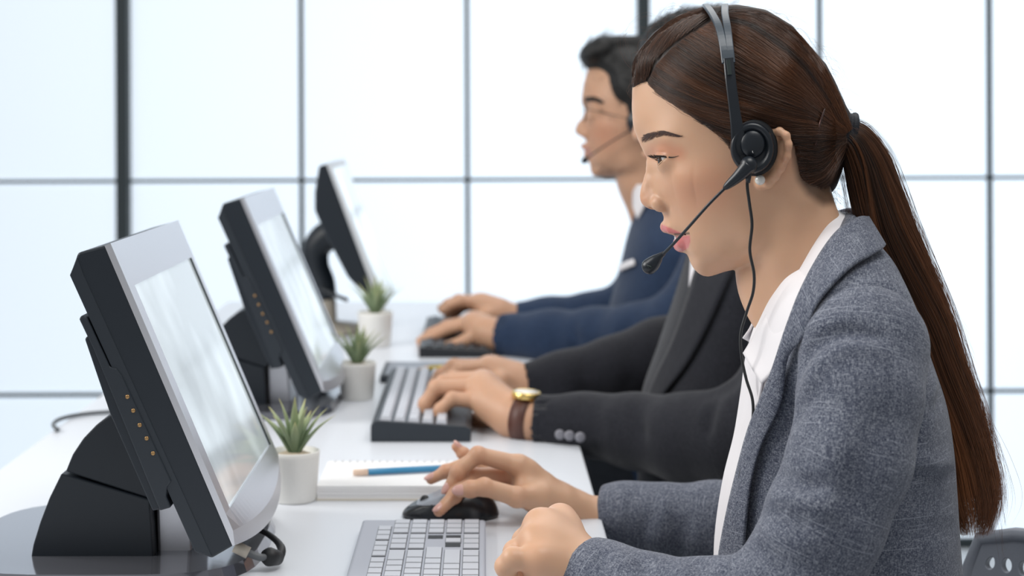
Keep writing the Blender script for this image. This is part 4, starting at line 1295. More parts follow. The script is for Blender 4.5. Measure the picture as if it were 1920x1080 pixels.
for k in range(9000):
    ang = rng.uniform(0, 2 * math.pi); rr = rng.uniform(.80, 1.06) if rng.random() < .8 else rng.uniform(.3, 1.3)
    s0 = 0 if rng.random() < .5 else rng.uniform(0, .6); s1 = min(1, s0 + rng.uniform(.35, 1.0)) if rng.random() < .6 else rng.uniform(.86, 1.0)
    if s1 - s0 < .1: s1 = min(1, s0 + .2)
    s = np.linspace(s0, s1, NP); i = s * 59
    P = np.stack([np.interp(i, np.arange(60), PT[:, j]) for j in range(3)], 1); R_ = np.interp(i, np.arange(60), PT[:, 3])
    n_ = np.stack([np.interp(i, np.arange(60), Nn[:, j]) for j in range(3)], 1); b_ = np.stack([np.interp(i, np.arange(60), Bn[:, j]) for j in range(3)], 1)
    tw = ang + .5 * np.sin(s * 3 + ang * 2) + rng.normal() * .15 * s
    end = np.clip((s - .72) / .28, 0, 1)
    spread = 1 + end * rng.normal() * .35
    wob = .0012 * np.sin(s * rng.uniform(6, 16) + rng.uniform(0, 6)) * s
    P = P + (n_ * np.cos(tw)[:, None] + b_ * np.sin(tw)[:, None] * 1.1) * (R_ * rr * spread + wob)[:, None]
    pp.append(WF.wor(P)); it = int((ang / 6.2832) * 999)
    pt_.append(np.clip(.20 + .15 * ptone[it] + rng.normal() * .15 + .62 * s ** 1.3, 0, 1)); pr_.append(rng.uniform(.00006, .00011))
strands('ponytail_strands', pp, pr_, M_hairW, pony, np.array(pt_))
# loose single hairs
fl, ft = [], []
def px_curve(pts, c0, c1):
    P = np.array([L(x, y, c0 + (c1 - c0) * i / (len(pts) - 1)) for i, (x, y) in enumerate(pts)])
    return WF.wor(catmull(P, NS))
for pts in ([(1250, 60), (1185, 52), (1165, 78), (1172, 118), (1200, 140)], [(1262, 46), (1205, 30), (1172, 60), (1180, 100)], [(1235, 80), (1205, 78), (1195, 100), (1204, 122)], [(1225, 105), (1190, 100), (1186, 132), (1180, 170), (1186, 190)],
            [(1300, 28), (1262, 10), (1235, 26), (1228, 50)], [(1285, 40), (1258, 28), (1248, 48), (1256, 66)], [(1195, 150), (1178, 165), (1180, 185), (1192, 190)], [(1270, 50), (1240, 40), (1215, 60), (1212, 90)]):
    for k in range(3):
        j = [(x + rng.normal() * 4, y + rng.normal() * 4) for x, y in pts]
        fl.append(px_curve(j, -.02, .0)); ft.append(.3)
for k in range(70):   # along the crown and the back of the head
    u = rng.uniform(0, 1)
    x0, y0 = [np.interp(u, [0, .3, .6, 1], v) for v in ([1350, 1450, 1530, 1575], [12, 22, 95, 215])]
    dx, dy = rng.uniform(25, 60), rng.uniform(10, 50)
    fl.append(px_curve([(x0, y0 + 2), (x0 + dx * .5, y0 + dy * .3 - rng.uniform(2, 7)), (x0 + dx, y0 + dy * 1.1)], rng.uniform(-.02, .02), 0)); ft.append(.35)
for k in range(60):   # nape wisps and the space between neck and ponytail
    x0, y0 = rng.uniform(1540, 1562), rng.uniform(300, 372)
    fl.append(px_curve([(x0, y0), (x0 + rng.uniform(6, 26), y0 + rng.uniform(5, 20)), (x0 + rng.uniform(5, 45), y0 + rng.uniform(15, 45))], rng.uniform(-.03, .03), 0)); ft.append(.1)
for k in range(90):   # outside of the ponytail
    s = rng.uniform(.15, .95); i = int(s * 59); side = 1 if rng.random() < .7 else -1
    p = PT[i, :3]; n_ = Nn[i] * (1 if Nn[i][0] * side > 0 else -1); tt = T[i]
    r = PT[i, 3]
    q = [p + n_ * r * .9, p + n_ * r * rng.uniform(1.0, 1.25) + tt * .02, p + n_ * r * rng.uniform(1.0, 1.35) + tt * .05 + np.array([0, 0, rng.normal() * .004])]
    fl.append(WF.wor(catmull(np.array(q), NS))); ft.append(.5)
for k in range(60):   # fine hairs along the hairline at the temple
    u = rng.uniform(0, 1)
    x0, y0 = np.interp(u, [0, .5, 1], [1225, 1290, 1372]), np.interp(u, [0, .5, 1], [163, 208, 272])
    pts = []
    for q in range(NS):
        s = q / (NS - 1); h_ = hit(WF, BV_head, x0 + s * rng.uniform(8, 9) + 22 * s, y0 + 26 * s * (1 + .3 * s) - 8 * s * s, off=.0006)
        if h_[0] is None: break
        pts.append(h_[0])
    if len(pts) == NS: fl.append(WF.wor(np.array(pts))); ft.append(.2)
nf = len(fl)
paths += fl; tones += [np.full(NS, t) for t in ft]; rad += [.00005] * nf
strands('hair_strands', paths, rad, M_hairW, hair, np.array(tones))
# hair tie and hair clip
M_tie = grain(mat('black_elastic', (0.008, 0.010, 0.016), 0.7), 900, 0.3, 0.4, 2, 0.001)
for k in range(4):
    c = L(1581 + k * 6.5, 252 - k * 1.0); R_ = .0150 - .0004 * k
    a = np.linspace(0, 2 * math.pi, 40)
    ax = np.array([1, -.10, 0]); ax /= np.linalg.norm(ax); u_ = np.cross(ax, [0, 0, 1.0]); v_ = np.cross(ax, u_)
    tube('hair_tie', WF.wor(np.array([c + (u_ * math.cos(t) + v_ * math.sin(t)) * (R_ + .0008 * math.sin(5 * t + k)) for t in a])), .0033, M_tie, hair, 10)
cl = [(1539, 205), (1530, 235), (1524, 270)]
cp = []
for x, y in cl:
    r = hit(WF, BV_hair, x, y, off=.0030)
    cp.append(WF.wor(r[0]))
tube('hair_clip', cp, .0011, mat('brown_metal_clip', (0.05, 0.02, 0.015), 0.25, 0.6), hair, 8, 12, flat=1.0)
# ------------------------------------------------------------------ headset, earring
M_hs = grain(mat('headset_plastic', (0.009, 0.013, 0.019), 0.34), 1500, 0.1, 0.03, 2, 0.0002)
M_hs2 = mat('headset_grey', (0.055, 0.072, 0.09), 0.33)
M_foam = grain(mat('black_foam', (0.006, 0.008, 0.011), 0.85), 1500, 0.3, 0.4, 2, 0.001)
hs = empty('headset', tuple(WF.wor(L(1410, 275, -.09))), 'black telephone headset with microphone boom worn by the woman with the ponytail', 'headset')
hc = L(1414, 277, -.083)
def disc(name, c, prof, m, parent, seg=48, sx=1.0):
    """lathe round the c axis, growing towards the camera"""
    R3 = Matrix(((WF.R[0][0], WF.R[1][0], -WF.R[2][0]), (WF.R[0][1], WF.R[1][1], -WF.R[2][1]), (WF.R[0][2], WF.R[1][2], -WF.R[2][2])))
    R3 = Matrix.Rotation(0, 3, 'Z') @ R3
    o = lathe(name, prof, m, parent, seg, (0, 0, 0), R3)
    n = len(o.data.vertices); co = np.zeros(n * 3, np.float32); o.data.vertices.foreach_get('co', co)
    q = co.reshape(-1, 3).astype(float) @ WF.R.T; q[:, 0] *= sx
    o.data.vertices.foreach_set('co', (q @ WF.R + WF.wor(c)).astype(np.float32).ravel()); o.data.update()
    return o
cup = disc('ear_cushion', L(1415, 277, -.080), [(0, -.010), (.0205, -.010), (.0226, -.004), (.0228, .002), (.0205, .007), (.012, .008), (0, .008)], M_foam, hs, 48, .80)
shell = disc('ear_cup', L(1410, 277, -.089), [(0, 0), (.0195, 0), (.0205, .003), (.0195, .0058), (.0175, .0068), (.0158, .0060), (.0135, .0035), (.011, .0030), (0, .0030)], M_hs, hs, 48, .84)
disc('cap', L(1411, 270, -.0915), [(0.0112, 0), (.0112, .0025), (.0098, .0040), (.006, .0052), (0, .0056)], M_hs, shell, 48, .88)
tube('side_mark', [WF.wor(L(1411, 283, -.0975)), WF.wor(L(1411, 286.3, -.0972)), WF.wor(L(1413, 286.6, -.0972))], .00022, mat('white_print', (.6, .6, .6), .5), shell, 6)
# yoke and headband
bandpts = [(1390, 290, -.0905, .0020), (1385, 268, -.0925, .0052), (1382, 240, -.0938, .0050), (1378, 212, -.0932, .0044), (1370, 150, -.0900, .0042), (1366, 110, -.0850, .0042)]
def ribbon(name, P, W, th, m, parent, out=None):
    """flat bar following P (local), width W along the local a axis side, thickness th"""
    P = np.asarray(P, float); n = len(P)
    T = np.gradient(P, axis=0); T /= np.linalg.norm(T, axis=1)[:, None]
    V, Fq = [], []
    for i in range(n):
        s = np.array([1, .0, 0]) ; s = s - T[i] * (s @ T[i]); s /= np.linalg.norm(s)
        o_ = np.cross(T[i], s)
        for (u, v) in ((-1, -.6), (-.8, -1), (.8, -1), (1, -.6), (1, .6), (.8, 1), (-.8, 1), (-1, .6)):
            V.append(P[i] + s * u * W[i] + o_ * v * th[i])
    for i in range(n - 1):
        for j in range(8): Fq.append((i * 8 + j, i * 8 + (j + 1) % 8, (i + 1) * 8 + (j + 1) % 8, (i + 1) * 8 + j))
    Fq.append(tuple(range(7, -1, -1))); Fq.append(tuple((n - 1) * 8 + j for j in range(8)))
    me = bpy.data.meshes.new(name); me.from_pydata(WF.wor(np.array(V)).tolist(), [], Fq); me.update()
    bm = bmesh.new(); bm.from_mesh(me); bmesh.ops.recalc_face_normals(bm, faces=bm.faces); bm.to_mesh(me); bm.free()
    return link(name, me, m, parent, False)
Pn = catmull(np.array([list(L(x, y, c)) + [w_] for x, y, c, w_ in bandpts]), 30)
ribbon('yoke', Pn[:, :3], Pn[:, 3], np.full(30, .0019), M_hs, hs)
dk_ = ribbon('slider_slot', [L(1365.5, 112, -.0905), L(1368.5, 140, -.0932)], [.0017, .0017], [.0004, .0004], M_gap, hs)
over = [(1366, 118, -.0862), (1362, 85, -.0800), (1356, 52, -.066), (1348, 28, -.045), (1343, 14, -.020), (1341, 10, .004), (1342, 14, .028), (1347, 30, .052), (1356, 60, .076), (1368, 120, .088), (1384, 200, .094), (1396, 262, .088)]
for off, wd in ((-1, .0020), (1, .0020)):
    pts = []
    for i, (x, y, c) in enumerate(over):
        k = math.exp(-((c - .0) / .055) ** 2)
        p = L(1350, 100); a = L(x, y, 0)
        q = L(x, y, c) if c <= 0 else np.array([L(x, y, 0)[0], L(x, y, 0)[1], c])
        q = q.copy(); q[0] += off * (.0018 + .0062 * k)
        pts.append(q)
    Pb = catmull(np.array(pts), 70)
    ribbon('headband', Pb, np.full(70, .0030), np.full(70, .0016), M_hs2, hs)
disc('temple_pad', np.array([L(1400, 277)[0], L(1400, 277)[1], .078]), [(0, -.004), (.016, -.004), (.018, 0), (.016, .004), (0, .004)], M_foam, hs)
# boom
jb = L(1404, 309, -.102)
bm = bmesh.new(); bmesh.ops.create_uvsphere(bm, u_segments=24, v_segments=16, radius=.0068, matrix=Matrix.Translation(WF.wor(jb)))
link('boom_joint', bm_mesh('boom_joint', bm), M_hs, hs)
b0 = [L(1404, 309, -.103), L(1385, 330, -.103), L(1362, 350, -.102), L(1358, 354, -.102)]
tube('boom_sleeve', WF.wor(np.array(b0)), [.0060, .0048, .0027, .0016], M_hs, hs, 16, 20)
b1 = [L(1360, 352, -.102), L(1330, 382, -.099), L(1290, 427, -.090), L(1262, 458, -.080), L(1242, 478, -.072)]
tube('microphone_boom', WF.wor(np.array(b1)), .00125, M_hs, hs, 12, 40)
b2 = [L(1245, 475, -.072), L(1238, 480, -.071), L(1232, 486, -.070), L(1222, 496, -.068), L(1213, 503, -.067), L(1209, 506, -.066)]
mic = tube('microphone', WF.wor(np.array(b2)), [.0018, .0028, .0046, .0064, .0060, .0030], M_hs, hs, 20, 24)
for k in range(3):
    a_ = L(1213 + k * 2.6, 496 + k * 1.2, -.0745); b_ = L(1218 + k * 2.6, 503 - k * .4, -.0745)
    tube('grille_slot', WF.wor(np.array([a_, b_])), .00055, M_gap, mic, 6)
# cable down to the blazer
wire = [(1404, 316, -.100), (1403, 330, -.100), (1401, 345, -.100), (1405, 380, -.098), (1410, 420, -.094), (1406, 470, -.088), (1414, 515, -.083), (1412, 548, -.080), (1400, 585, -.078), (1389, 625, -.080), (1390, 665, -.082), (1399, 710, -.084), (1411, 750, -.088), (1411, 790, -.090), (1402, 830, -.090), (1389, 885, -.090), (1384, 930, -.088), (1387, 975, -.086), (1392, 1010, -.086)]
tube('cable', WF.wor(np.array([L(*p) for p in wire])), .00125, M_blackcable, hs, 10, 160)
tube('strain_relief', WF.wor(np.array([L(1404, 318, -.100), L(1403, 332, -.100), L(1402.5, 343, -.100)])), [.0026, .0024, .0017], M_hs, hs, 12)
er = empty('earring', tuple(WF.wor(L(1425, 337, -.078))), 'pearl stud earring in the earlobe of the woman with the ponytail', 'earring')
bm = bmesh.new(); bmesh.ops.create_uvsphere(bm, u_segments=24, v_segments=16, radius=.0042, matrix=Matrix.Translation(WF.wor(L(1425, 337.5, -.081))))
link('pearl', bm_mesh('pearl', bm), mat('pearl', (0.75, 0.74, 0.70), 0.12, 0.0, 0.8, Coat_Weight=0.6), er)
tube('post', WF.wor(np.array([L(1425, 337.5, -.081), L(1427, 337.5, -.070)])), .0006, M_brass, er, 6)
# ------------------------------------------------------------------ cloth
def weave_mat(name, dark, mid, light, slub=1.0, rough=0.85, scale=1.0):
    m = mat(name, mid, rough, 0, 0.25)
    p = m.node_tree.nodes['Principled BSDF']
    p.inputs['Sheen Weight'].default_value = 0.15; p.inputs['Sheen Roughness'].default_value = 0.5
    a = nd(m, 'ShaderNodeAttribute'); a.attribute_name = 'weave'
    def noise(sx, sy, sc, det=2.0, off=0.0):
        mp = nd(m, 'ShaderNodeMapping'); mp.inputs['Scale'].default_value = (sx * scale, sy * scale, 1); mp.inputs['Location'].default_value = (off, off, off)
        n = nd(m, 'ShaderNodeTexNoise'); n.inputs['Scale'].default_value = sc; n.inputs['Detail'].default_value = det; n.noise_dimensions = '2D'
        lk(m, a.outputs['Vector'], mp.inputs['Vector']); lk(m, mp.outputs[0], n.inputs['Vector']); return n.outputs['Fac']
    def ramp(f, p0, p1, c0=(0, 0, 0), c1=(1, 1, 1)):
        r = nd(m, 'ShaderNodeValToRGB'); e = r.color_ramp.elements
        e[0].position = p0; e[1].position = p1; e[0].color = (*c0, 1); e[1].color = (*c1, 1)
        lk(m, f, r.inputs[0]); return r.outputs[0]
    def math_(op, x, y):
        n = nd(m, 'ShaderNodeMath', operation=op)
        for i, v in enumerate((x, y)):
            if isinstance(v, (int, float)): n.inputs[i].default_value = v
            else: lk(m, v, n.inputs[i])
        return n.outputs[0]
    sx = nd(m, 'ShaderNodeSeparateXYZ'); lk(m, a.outputs['Vector'], sx.inputs[0]); U, Vv = sx.outputs[0], sx.outputs[1]
    def fl(x, k): return math_('FLOOR', math_('MULTIPLY', x, k * scale), 0)
    def comb(x, y):
        c = nd(m, 'ShaderNodeCombineXYZ'); lk(m, x, c.inputs[0]); lk(m, y, c.inputs[1]); return c.outputs[0]
    def white(x, y):
        n = nd(m, 'ShaderNodeTexWhiteNoise'); n.noise_dimensions = '2D'; lk(m, comb(x, y), n.inputs['Vector']); return n.outputs['Value']
    def line(x, k, y, rows):
        n = nd(m, 'ShaderNodeTexNoise'); n.noise_dimensions = '2D'; n.inputs['Scale'].default_value = 1; n.inputs['Detail'].default_value = 0
        lk(m, comb(math_('MULTIPLY', x, k * scale), math_('MULTIPLY', fl(y, rows), 7.31)), n.inputs['Vector']); return n.outputs['Fac']
    wf = white(fl(U, 640), fl(Vv, 1900)); wp = white(fl(U, 1900), fl(Vv, 640)); big = noise(45, 45, 1.0, 2, 7.0)
    th = math_('ADD', math_('MULTIPLY', math_('ADD', wf, wp), 0.43), math_('MULTIPLY', big, 0.14))
    col = ramp(th, 0.10, 0.88, dark, light)
    e = col.node.color_ramp.elements.new(0.5); e.color = (*mid, 1)
    s1 = ramp(line(U, 17, Vv, 1350), 0.77, 0.84); s2 = ramp(line(Vv, 17, U, 1350), 0.80, 0.87)
    sl = math_('MULTIPLY', math_('ADD', s1, math_('MULTIPLY', s2, 0.7)), 0.34 * slub)
    mx = nd(m, 'ShaderNodeMix', data_type='RGBA'); lk(m, sl, mx.inputs[0]); lk(m, col, mx.inputs[6]); mx.inputs[7].default_value = (*[min(1, c * 1.5) for c in light], 1)
    lk(m, mx.outputs[2], p.inputs['Base Color'])
    b = nd(m, 'ShaderNodeBump'); b.inputs['Strength'].default_value = 0.35; b.inputs['Distance'].default_value = 0.0006
    lk(m, th, b.inputs['Height'])
    n3 = nd(m, 'ShaderNodeTexNoise'); n3.inputs['Scale'].default_value = 22; n3.inputs['Detail'].default_value = 3
    lk(m, a.outputs['Vector'], n3.inputs['Vector'])
    b2 = nd(m, 'ShaderNodeBump'); b2.inputs['Strength'].default_value = 0.35; b2.inputs['Distance'].default_value = 0.006
    lk(m, n3.outputs['Fac'], b2.inputs['Height']); lk(m, b.outputs['Normal'], b2.inputs['Normal']); lk(m, b2.outputs['Normal'], p.inputs['Normal'])
    return m
M_blazer = weave_mat('grey_melange_wool', (0.032, 0.040, 0.070), (0.105, 0.118, 0.158), (0.27, 0.29, 0.335))
M_shirt = grain(mat('white_cotton', (0.80, 0.78, 0.80), 0.75), 700, 0.02, 0.05)

def weave_torso(V):
    return np.c_[np.arctan2(V[:, 2], -V[:, 0] + .1) * 0.14, V[:, 1] + 0.03 * V[:, 0], 0 * V[:, 0]]
def weave_tube(V, P, ref=(0, 0, 1.0)):
    """length along the chain and angle round it, in metres"""
    P = np.asarray(P, float); best = np.full(len(V), 9e9); s_ = np.zeros(len(V)); a_ = np.zeros(len(V)); acc = 0
    for i in range(len(P) - 1):
        a, b = P[i], P[i + 1]; e = b - a; Ln = np.linalg.norm(e); t = e / Ln
        u = np.clip((V - a) @ t, 0, Ln); q = V - a - u[:, None] * t; d = (q ** 2).sum(1)
        n = np.array(ref) - t * (np.array(ref) @ t); n /= np.linalg.norm(n); k = np.cross(t, n)
        m = d < best
        best[m] = d[m]; s_[m] = acc + ((V - a) @ t)[m]; a_[m] = np.arctan2((q @ k)[m], -(q @ n)[m]); acc += Ln
    return np.c_[a_ * 0.042, s_, 0 * s_]

def cloth_tube(name, F, P, R, m, parent, h=.0022, k=.012, creases=(), cuff=0.006, flat=None, open_end=True, relax_n=3, cuts=(), extra=None):
    P = [np.array(p, float) for p in P]
    A = np.array(P); mr = max(R) + .02
    S = Field(A.min(0) - mr, A.max(0) + mr, h)
    S.chain(P, R, k, flat=flat)
    if extra: extra(S)
    if creases and len(creases[0][0][0]) == 2:
        bv = bvh_of(*surface_nets(S.f, S.lo, S.h))
        for pts, amt, sg in creases:
            pr = catmull(np.array(pts, float), 7); q = [hit(F, bv, x, y)[0] for x, y in pr]; q = [c for c in q if c is not None]
            if len(q) > 2: S.crease(q, amt, sg)
    else:
        for pts, amt, sg in creases: S.crease(pts, amt, sg)
    d = P[-1] - P[-2]; d /= np.linalg.norm(d)
    X, Y, Z = np.meshgrid(*S.ax, indexing='ij', sparse=True)
    # flat hem at the wrist
    pl = ((X - P[-1][0]) * d[0] + (Y - P[-1][1]) * d[1] + (Z - P[-1][2]) * d[2])
    near = (X - P[-1][0]) ** 2 + (Y - P[-1][1]) ** 2 + (Z - P[-1][2]) ** 2 < (R[-1] * 2.2) ** 2
    S.f = np.where(near, -S.smin(-S.f, -pl.astype(np.float32), .003), S.f).astype(np.float32)
    if open_end: S.cap(P[-1] - d * .016, P[-1] + d * .03, R[-1] - cuff * .6, R[-1] - cuff * .4, .002, op='cut')
    for c in cuts: c(S)
    V, Q = S.mesh(name, relax_n)
    me = mesh_fast(name, F.wor(V), Q); set_attr(me, 'weave', weave_tube(V, P))
    return link(name, me, m, parent), V, Q

def sections(rows, F, y):
    pass
def torso_field(F, rows, h, lo, hi, power=2.3):
    """rows: (py, px back, px front, half width) read at the midplane; stacked superellipses"""
    R = []
    for y, xb, xf, rc in rows:
        a1 = F.ray(xb, y)[0]; q = F.ray(xf, y); R.append((q[1], (a1 + q[0]) / 2, (a1 - q[0]) / 2, rc))
    R = np.array(sorted(R))
    S = Field(lo, hi, h)
    X, Y, Z = np.meshgrid(*S.ax, indexing='ij', sparse=True)
    bb = np.linspace(R[0, 0], R[-1, 0], 200)
    C = catmull(np.c_[R[:, 0], R[:, 1], R[:, 2], R[:, 3]], 200)
    # catmull treats the first three columns as position; resample by height
    f1, f2, f3 = [np.interp(Y, C[:, 0], C[:, j]) for j in (1, 2, 3)]
    q = (np.abs((X - f1) / f2) ** power + np.abs(Z / f3) ** power) ** (1 / power)
    f = (q - 1) * np.minimum(f2, f3)
    f = np.maximum(f, Y - R[-1, 0]); f = np.maximum(f, R[0, 0] - Y)
    S.f = f.astype(np.float32)
    return S, C

def LL(p): return L(*p)
rows = [(1500, 1815, 1345, .165), (1300, 1815, 1345, .160), (1080, 1804, 1338, .130), (1000, 1797, 1340, .128), (900, 1790, 1355, .132), (820, 1783, 1375, .138), (740, 1769, 1388, .146), (670, 1745, 1398, .158), (610, 1722, 1412, .158), (560, 1698, 1430, .152),
        (520, 1678, 1450, .132), (480, 1655, 1475, .100), (450, 1638, 1490, .078), (420, 1622, 1500, .064), (400, 1600, 1510, .056)]
lo_ = np.array([L(1280, 0)[0], L(1400, 1500)[1], -.20]); hi_ = np.array([L(1870, 0)[0], L(1400, 395)[1], .20])
JS, JC = torso_field(WF, rows, .0026, lo_, hi_)
for sg in (-1, 1):      # shoulders
    JS.chain([np.array([L(1592, 520)[0], L(1592, 520)[1], sg * .07]), np.array([L(1600, 572)[0], L(1600, 572)[1], sg * .118])], [.026, .034], .04)
_bv = bvh_of(*surface_nets(JS.f, JS.lo, JS.h))
for pts, amt, sg in (([(1680, 890), (1715, 886), (1750, 893), (1790, 890)], .0060, .0050), ([(1680, 872), (1720, 868), (1760, 874), (1792, 868)], -.0045, .008), ([(1690, 960), (1730, 940), (1790, 925)], .003, .012),
                     ([(1655, 540), (1700, 585), (1726, 650), (1730, 730), (1722, 800), (1704, 860)], .0060, .0040), ([(1745, 640), (1752, 720), (1745, 800)], -.003, .010), ([(1740, 780), (1760, 750), (1785, 735)], .0035, .008),
                     ([(1490, 740), (1478, 800), (1460, 880), (1436, 960)], .0035, .010), ([(1690, 1010), (1730, 1000), (1790, 990)], .003, .010)):
    pr = catmull(np.array(pts, float), 9); q = [hit(WF, _bv, x, y)[0] for x, y in pr]; q = [c for c in q if c is not None]
    if len(q) > 2: JS.crease(q, amt, sg)
full = JS.f.copy()
Vf, Qf = surface_nets(JS.f, JS.lo, JS.h)
BV_jack = bvh_of(Vf, Qf)
# opened front: cut away what lies before the lapel roll
edge = [(1600, 400), (1570, 440), (1540, 490), (1508, 555), (1484, 620), (1460, 690), (1440, 740), (1415, 805), (1395, 880), (1375, 960), (1360, 1050), (1350, 1200), (1345, 1560)]
cutp = [tuple(L(x, y, -.075)[:2]) for x, y in edge] + [(-.35, L(1345, 1560)[1] - .1), (-.35, .1), (L(1600, 300)[0], .1)]
A, B = np.meshgrid(JS.ax[0], JS.ax[1], indexing='ij')
sdc = poly_sd(A, B, cutp)[:, :, None]
JS.f = (-JS.smin(-JS.f, (-sdc + 0 * JS.f).astype(np.float32), .004)).astype(np.float32)
# room for the neck and the hollow inside
JS.f = np.maximum(JS.f, -(full + .008)).astype(np.float32)
Vj, Qj = JS.mesh('jacket', 2)
me = mesh_fast('blazer', WF.wor(Vj), Qj); set_attr(me, 'weave', weave_torso(Vj))
blazer = link('blazer', me, M_blazer, woman)
# shirt, a little inside
SH = Field(lo_, hi_, .003)
SH.f = None
rows2 = [(y, xb - 14, xf + (0 if y > 640 else 4), rc - .012) for y, xb, xf, rc in rows if y >= 520] + [(490, 1635, 1468, .070), (460, 1612, 1480, .058), (430, 1596, 1488, .052)]
SH, _ = torso_field(WF, rows2, .003, lo_, hi_)
for p, q, am in (((1420, 700), (1385, 900), .003), ((1405, 760), (1365, 980), -.0025), ((1430, 820), (1390, 1000), .003), ((1400, 660), (1425, 760), .0025)):
    SH.crease([L(*p, -.05), L((p[0] + q[0]) / 2 + 5, (p[1] + q[1]) / 2, -.05), L(*q, -.05)], am, .006)
Vs, Qs = SH.mesh('shirt', 3)
shirt = link('shirt', mesh_fast('shirt', WF.wor(Vs), Qs), M_shirt, woman)
BV_shirt = bvh_of(Vs, Qs)

def strip(name, Aed, Bed, m, parent, n=60, k=14, bulge=.0, th=.0016, F=None, mirror=False, weave=None, warp=None):
    """sheet between two edge curves given in local coordinates, bulged outwards (towards -c) in between, with thickness"""
    F = F or WF
    A_, B_ = catmull(np.array(Aed), n), catmull(np.array(Bed), n)
    V = []; W = []; arc = np.r_[0, np.cumsum(np.linalg.norm(np.diff(A_, axis=0), axis=1))]
    for i in range(n):
        for j in range(k):
            t = j / (k - 1)
            p = A_[i] * (1 - t) + B_[i] * t
            p = p + np.array([0, 0, -1]) * bulge * math.sin(math.pi * t) ** .7
            if warp is not None: p = warp(p, i / (n - 1), t)
            V.append(p); W.append((t * np.linalg.norm(A_[i] - B_[i]), arc[i], 0))
    V = np.array(V); 
    Fq = [(i * k + j, i * k + j + 1, (i + 1) * k + j + 1, (i + 1) * k + j) for i in range(n - 1) for j in range(k - 1)]
    obs = []
    for mir in ((False, True) if mirror else (False,)):
        U = V.copy()
        if mir: U[:, 2] *= -1
        me = mesh_fast(name, F.wor(U), np.array(Fq))
        if weave: set_attr(me, 'weave', np.array(W))
        o = link(name, me, m, parent)
        md = o.modifiers.new('thickness', 'SOLIDIFY'); md.thickness = th; md.offset = 0
        obs.append(o)
    return obs
def on(bvh, x, y, off):
    p, n_ = hit(WF, bvh, x, y, off=off)
    if p is None: return L(x, y, -.06)
    return p
# shirt collar leaf
def lc(x, y, c, off=.004):
    p, n_ = hit(WF, BV_shirt, x, y)
    return L(x, y, c if p is None else min(c, p[2] - off))
cA = [L(1568, 394, .0), L(1560, 398, -.020), L(1545, 420, -.040), L(1522, 458, -.050), L(1494, 505, -.0505), L(1468, 545, -.042), L(1452, 564, -.034), lc(1430, 602, -.036, .008), lc(1408, 640, -.044, .011), lc(1394, 663, -.048, .012)]
cB = [L(1614, 424, .0), L(1604, 424, -.030), L(1586, 440, -.062), L(1558, 478, -.086), L(1526, 530, -.094), L(1500, 580, -.096), lc(1484, 624, -.094), lc(1466, 668, -.090), lc(1448, 698, -.084, .006), lc(1428, 719, -.076, .009)]
strip('shirt_collar', cA, cB, M_shirt, shirt, 60, 14, .004, .0016, mirror=True)
# placket edge
pl_ = [on(BV_shirt, x, y, .002) for x, y in ((1436, 700), (1424, 760), (1402, 830), (1384, 900), (1368, 980), (1362, 1060))]
tube('placket', WF.wor(np.array(pl_)), .0022, M_shirt, shirt, 8, 50, flat=.5)
# collar and lapel of the blazer
inn = [(1616, 420), (1600, 424), (1574, 446), (1546, 490), (1514, 556), (1490, 618), (1466, 690), (1446, 738), (1421, 803), (1400, 880), (1380, 962), (1364, 1050), (1356, 1150)]
outr = [(1650, 470), (1648, 476), (1636, 486), (1592, 518), (1542, 574), (1516, 632), (1488, 668), (1474, 745), (1440, 833), (1421, 900), (1410, 985), (1404, 1060), (1396, 1150)]
iA = [on(BV_jack, x, y, .0075) for x, y in inn]; oB = [on(BV_jack, x, y, .0060) for x, y in outr]
def lapel_warp(p, s, t): return p
strip('lapel', iA, oB, M_blazer, blazer, 90, 14, .003, .0028, mirror=True, weave=True)
# seam under the collar
sm = [on(BV_jack, x, y, .0062) for x, y in ((1592, 428), (1600, 455), (1618, 478), (1638, 488))]
# the near sleeve (her left) and the far one
sP = [(1614, 664, -.148), (1613, 740, -.165), (1594, 858, -.180), (1547, 975, -.186), (1502, 1080, -.186), (1436, 1152, -.180), (1330, 1152, -.165), (1210, 1130, -.142), (1135, 1098, -.124), (1092, 1076, -.112)]
sR = [.0430, .0445, .0435, .0425, .0425, .0425, .0400, .0360, .0325, .0300]
cre = [([(1500, 700), (1516, 660), (1548, 636), (1600, 626), (1650, 634)], .0085, .0060),
       ([(1512, 735), (1530, 690), (1568, 660), (1612, 650), (1650, 658)], -.0055, .0085),
       ([(1512, 615), (1550, 600), (1600, 596)], -.0035, .009),
       ([(1485, 800), (1500, 770), (1530, 730)], .0030, .008),
       ([(1440, 900), (1462, 895), (1500, 908), (1545, 912)], .0075, .0060),
       ([(1436, 925), (1470, 925), (1520, 945), (1570, 958)], -.0060, .009),
       ([(1410, 960), (1440, 962), (1480, 975), (1520, 990)], .0040, .007),
       ([(1392, 1000), (1425, 988), (1470, 1010), (1520, 1040)], -.0040, .010),
       ([(1385, 1025), (1420, 1030), (1460, 1058), (1500, 1075)], .0045, .007),
       ([(1660, 780), (1630, 850), (1600, 930), (1585, 1000)], .0030, .012),
       ([(1600, 760), (1570, 830), (1545, 900)], -.0025, .014),
       ([(1300, 1050), (1310, 1062), (1318, 1078)], .0050, .007),
       ([(1340, 1040), (1352, 1055), (1360, 1078)], -.0040, .009),
       ([(1200, 1048), (1206, 1060), (1210, 1078)], .0045, .006),
       ([(1165, 1035), (1160, 1050), (1156, 1075)], -.0035, .008),
       ([(1120, 1035), (1128, 1050), (1132, 1075)], .0030, .006)]
cap_l = lambda S: S.ell(L(1622, 648, -.140), (.0475, .046, .040), .015)
slv, Vsl, Qsl = cloth_tube('sleeve', WF, [L(*p) for p in sP], sR, M_blazer, blazer, .0021, .012, cre, extra=cap_l, relax_n=2)
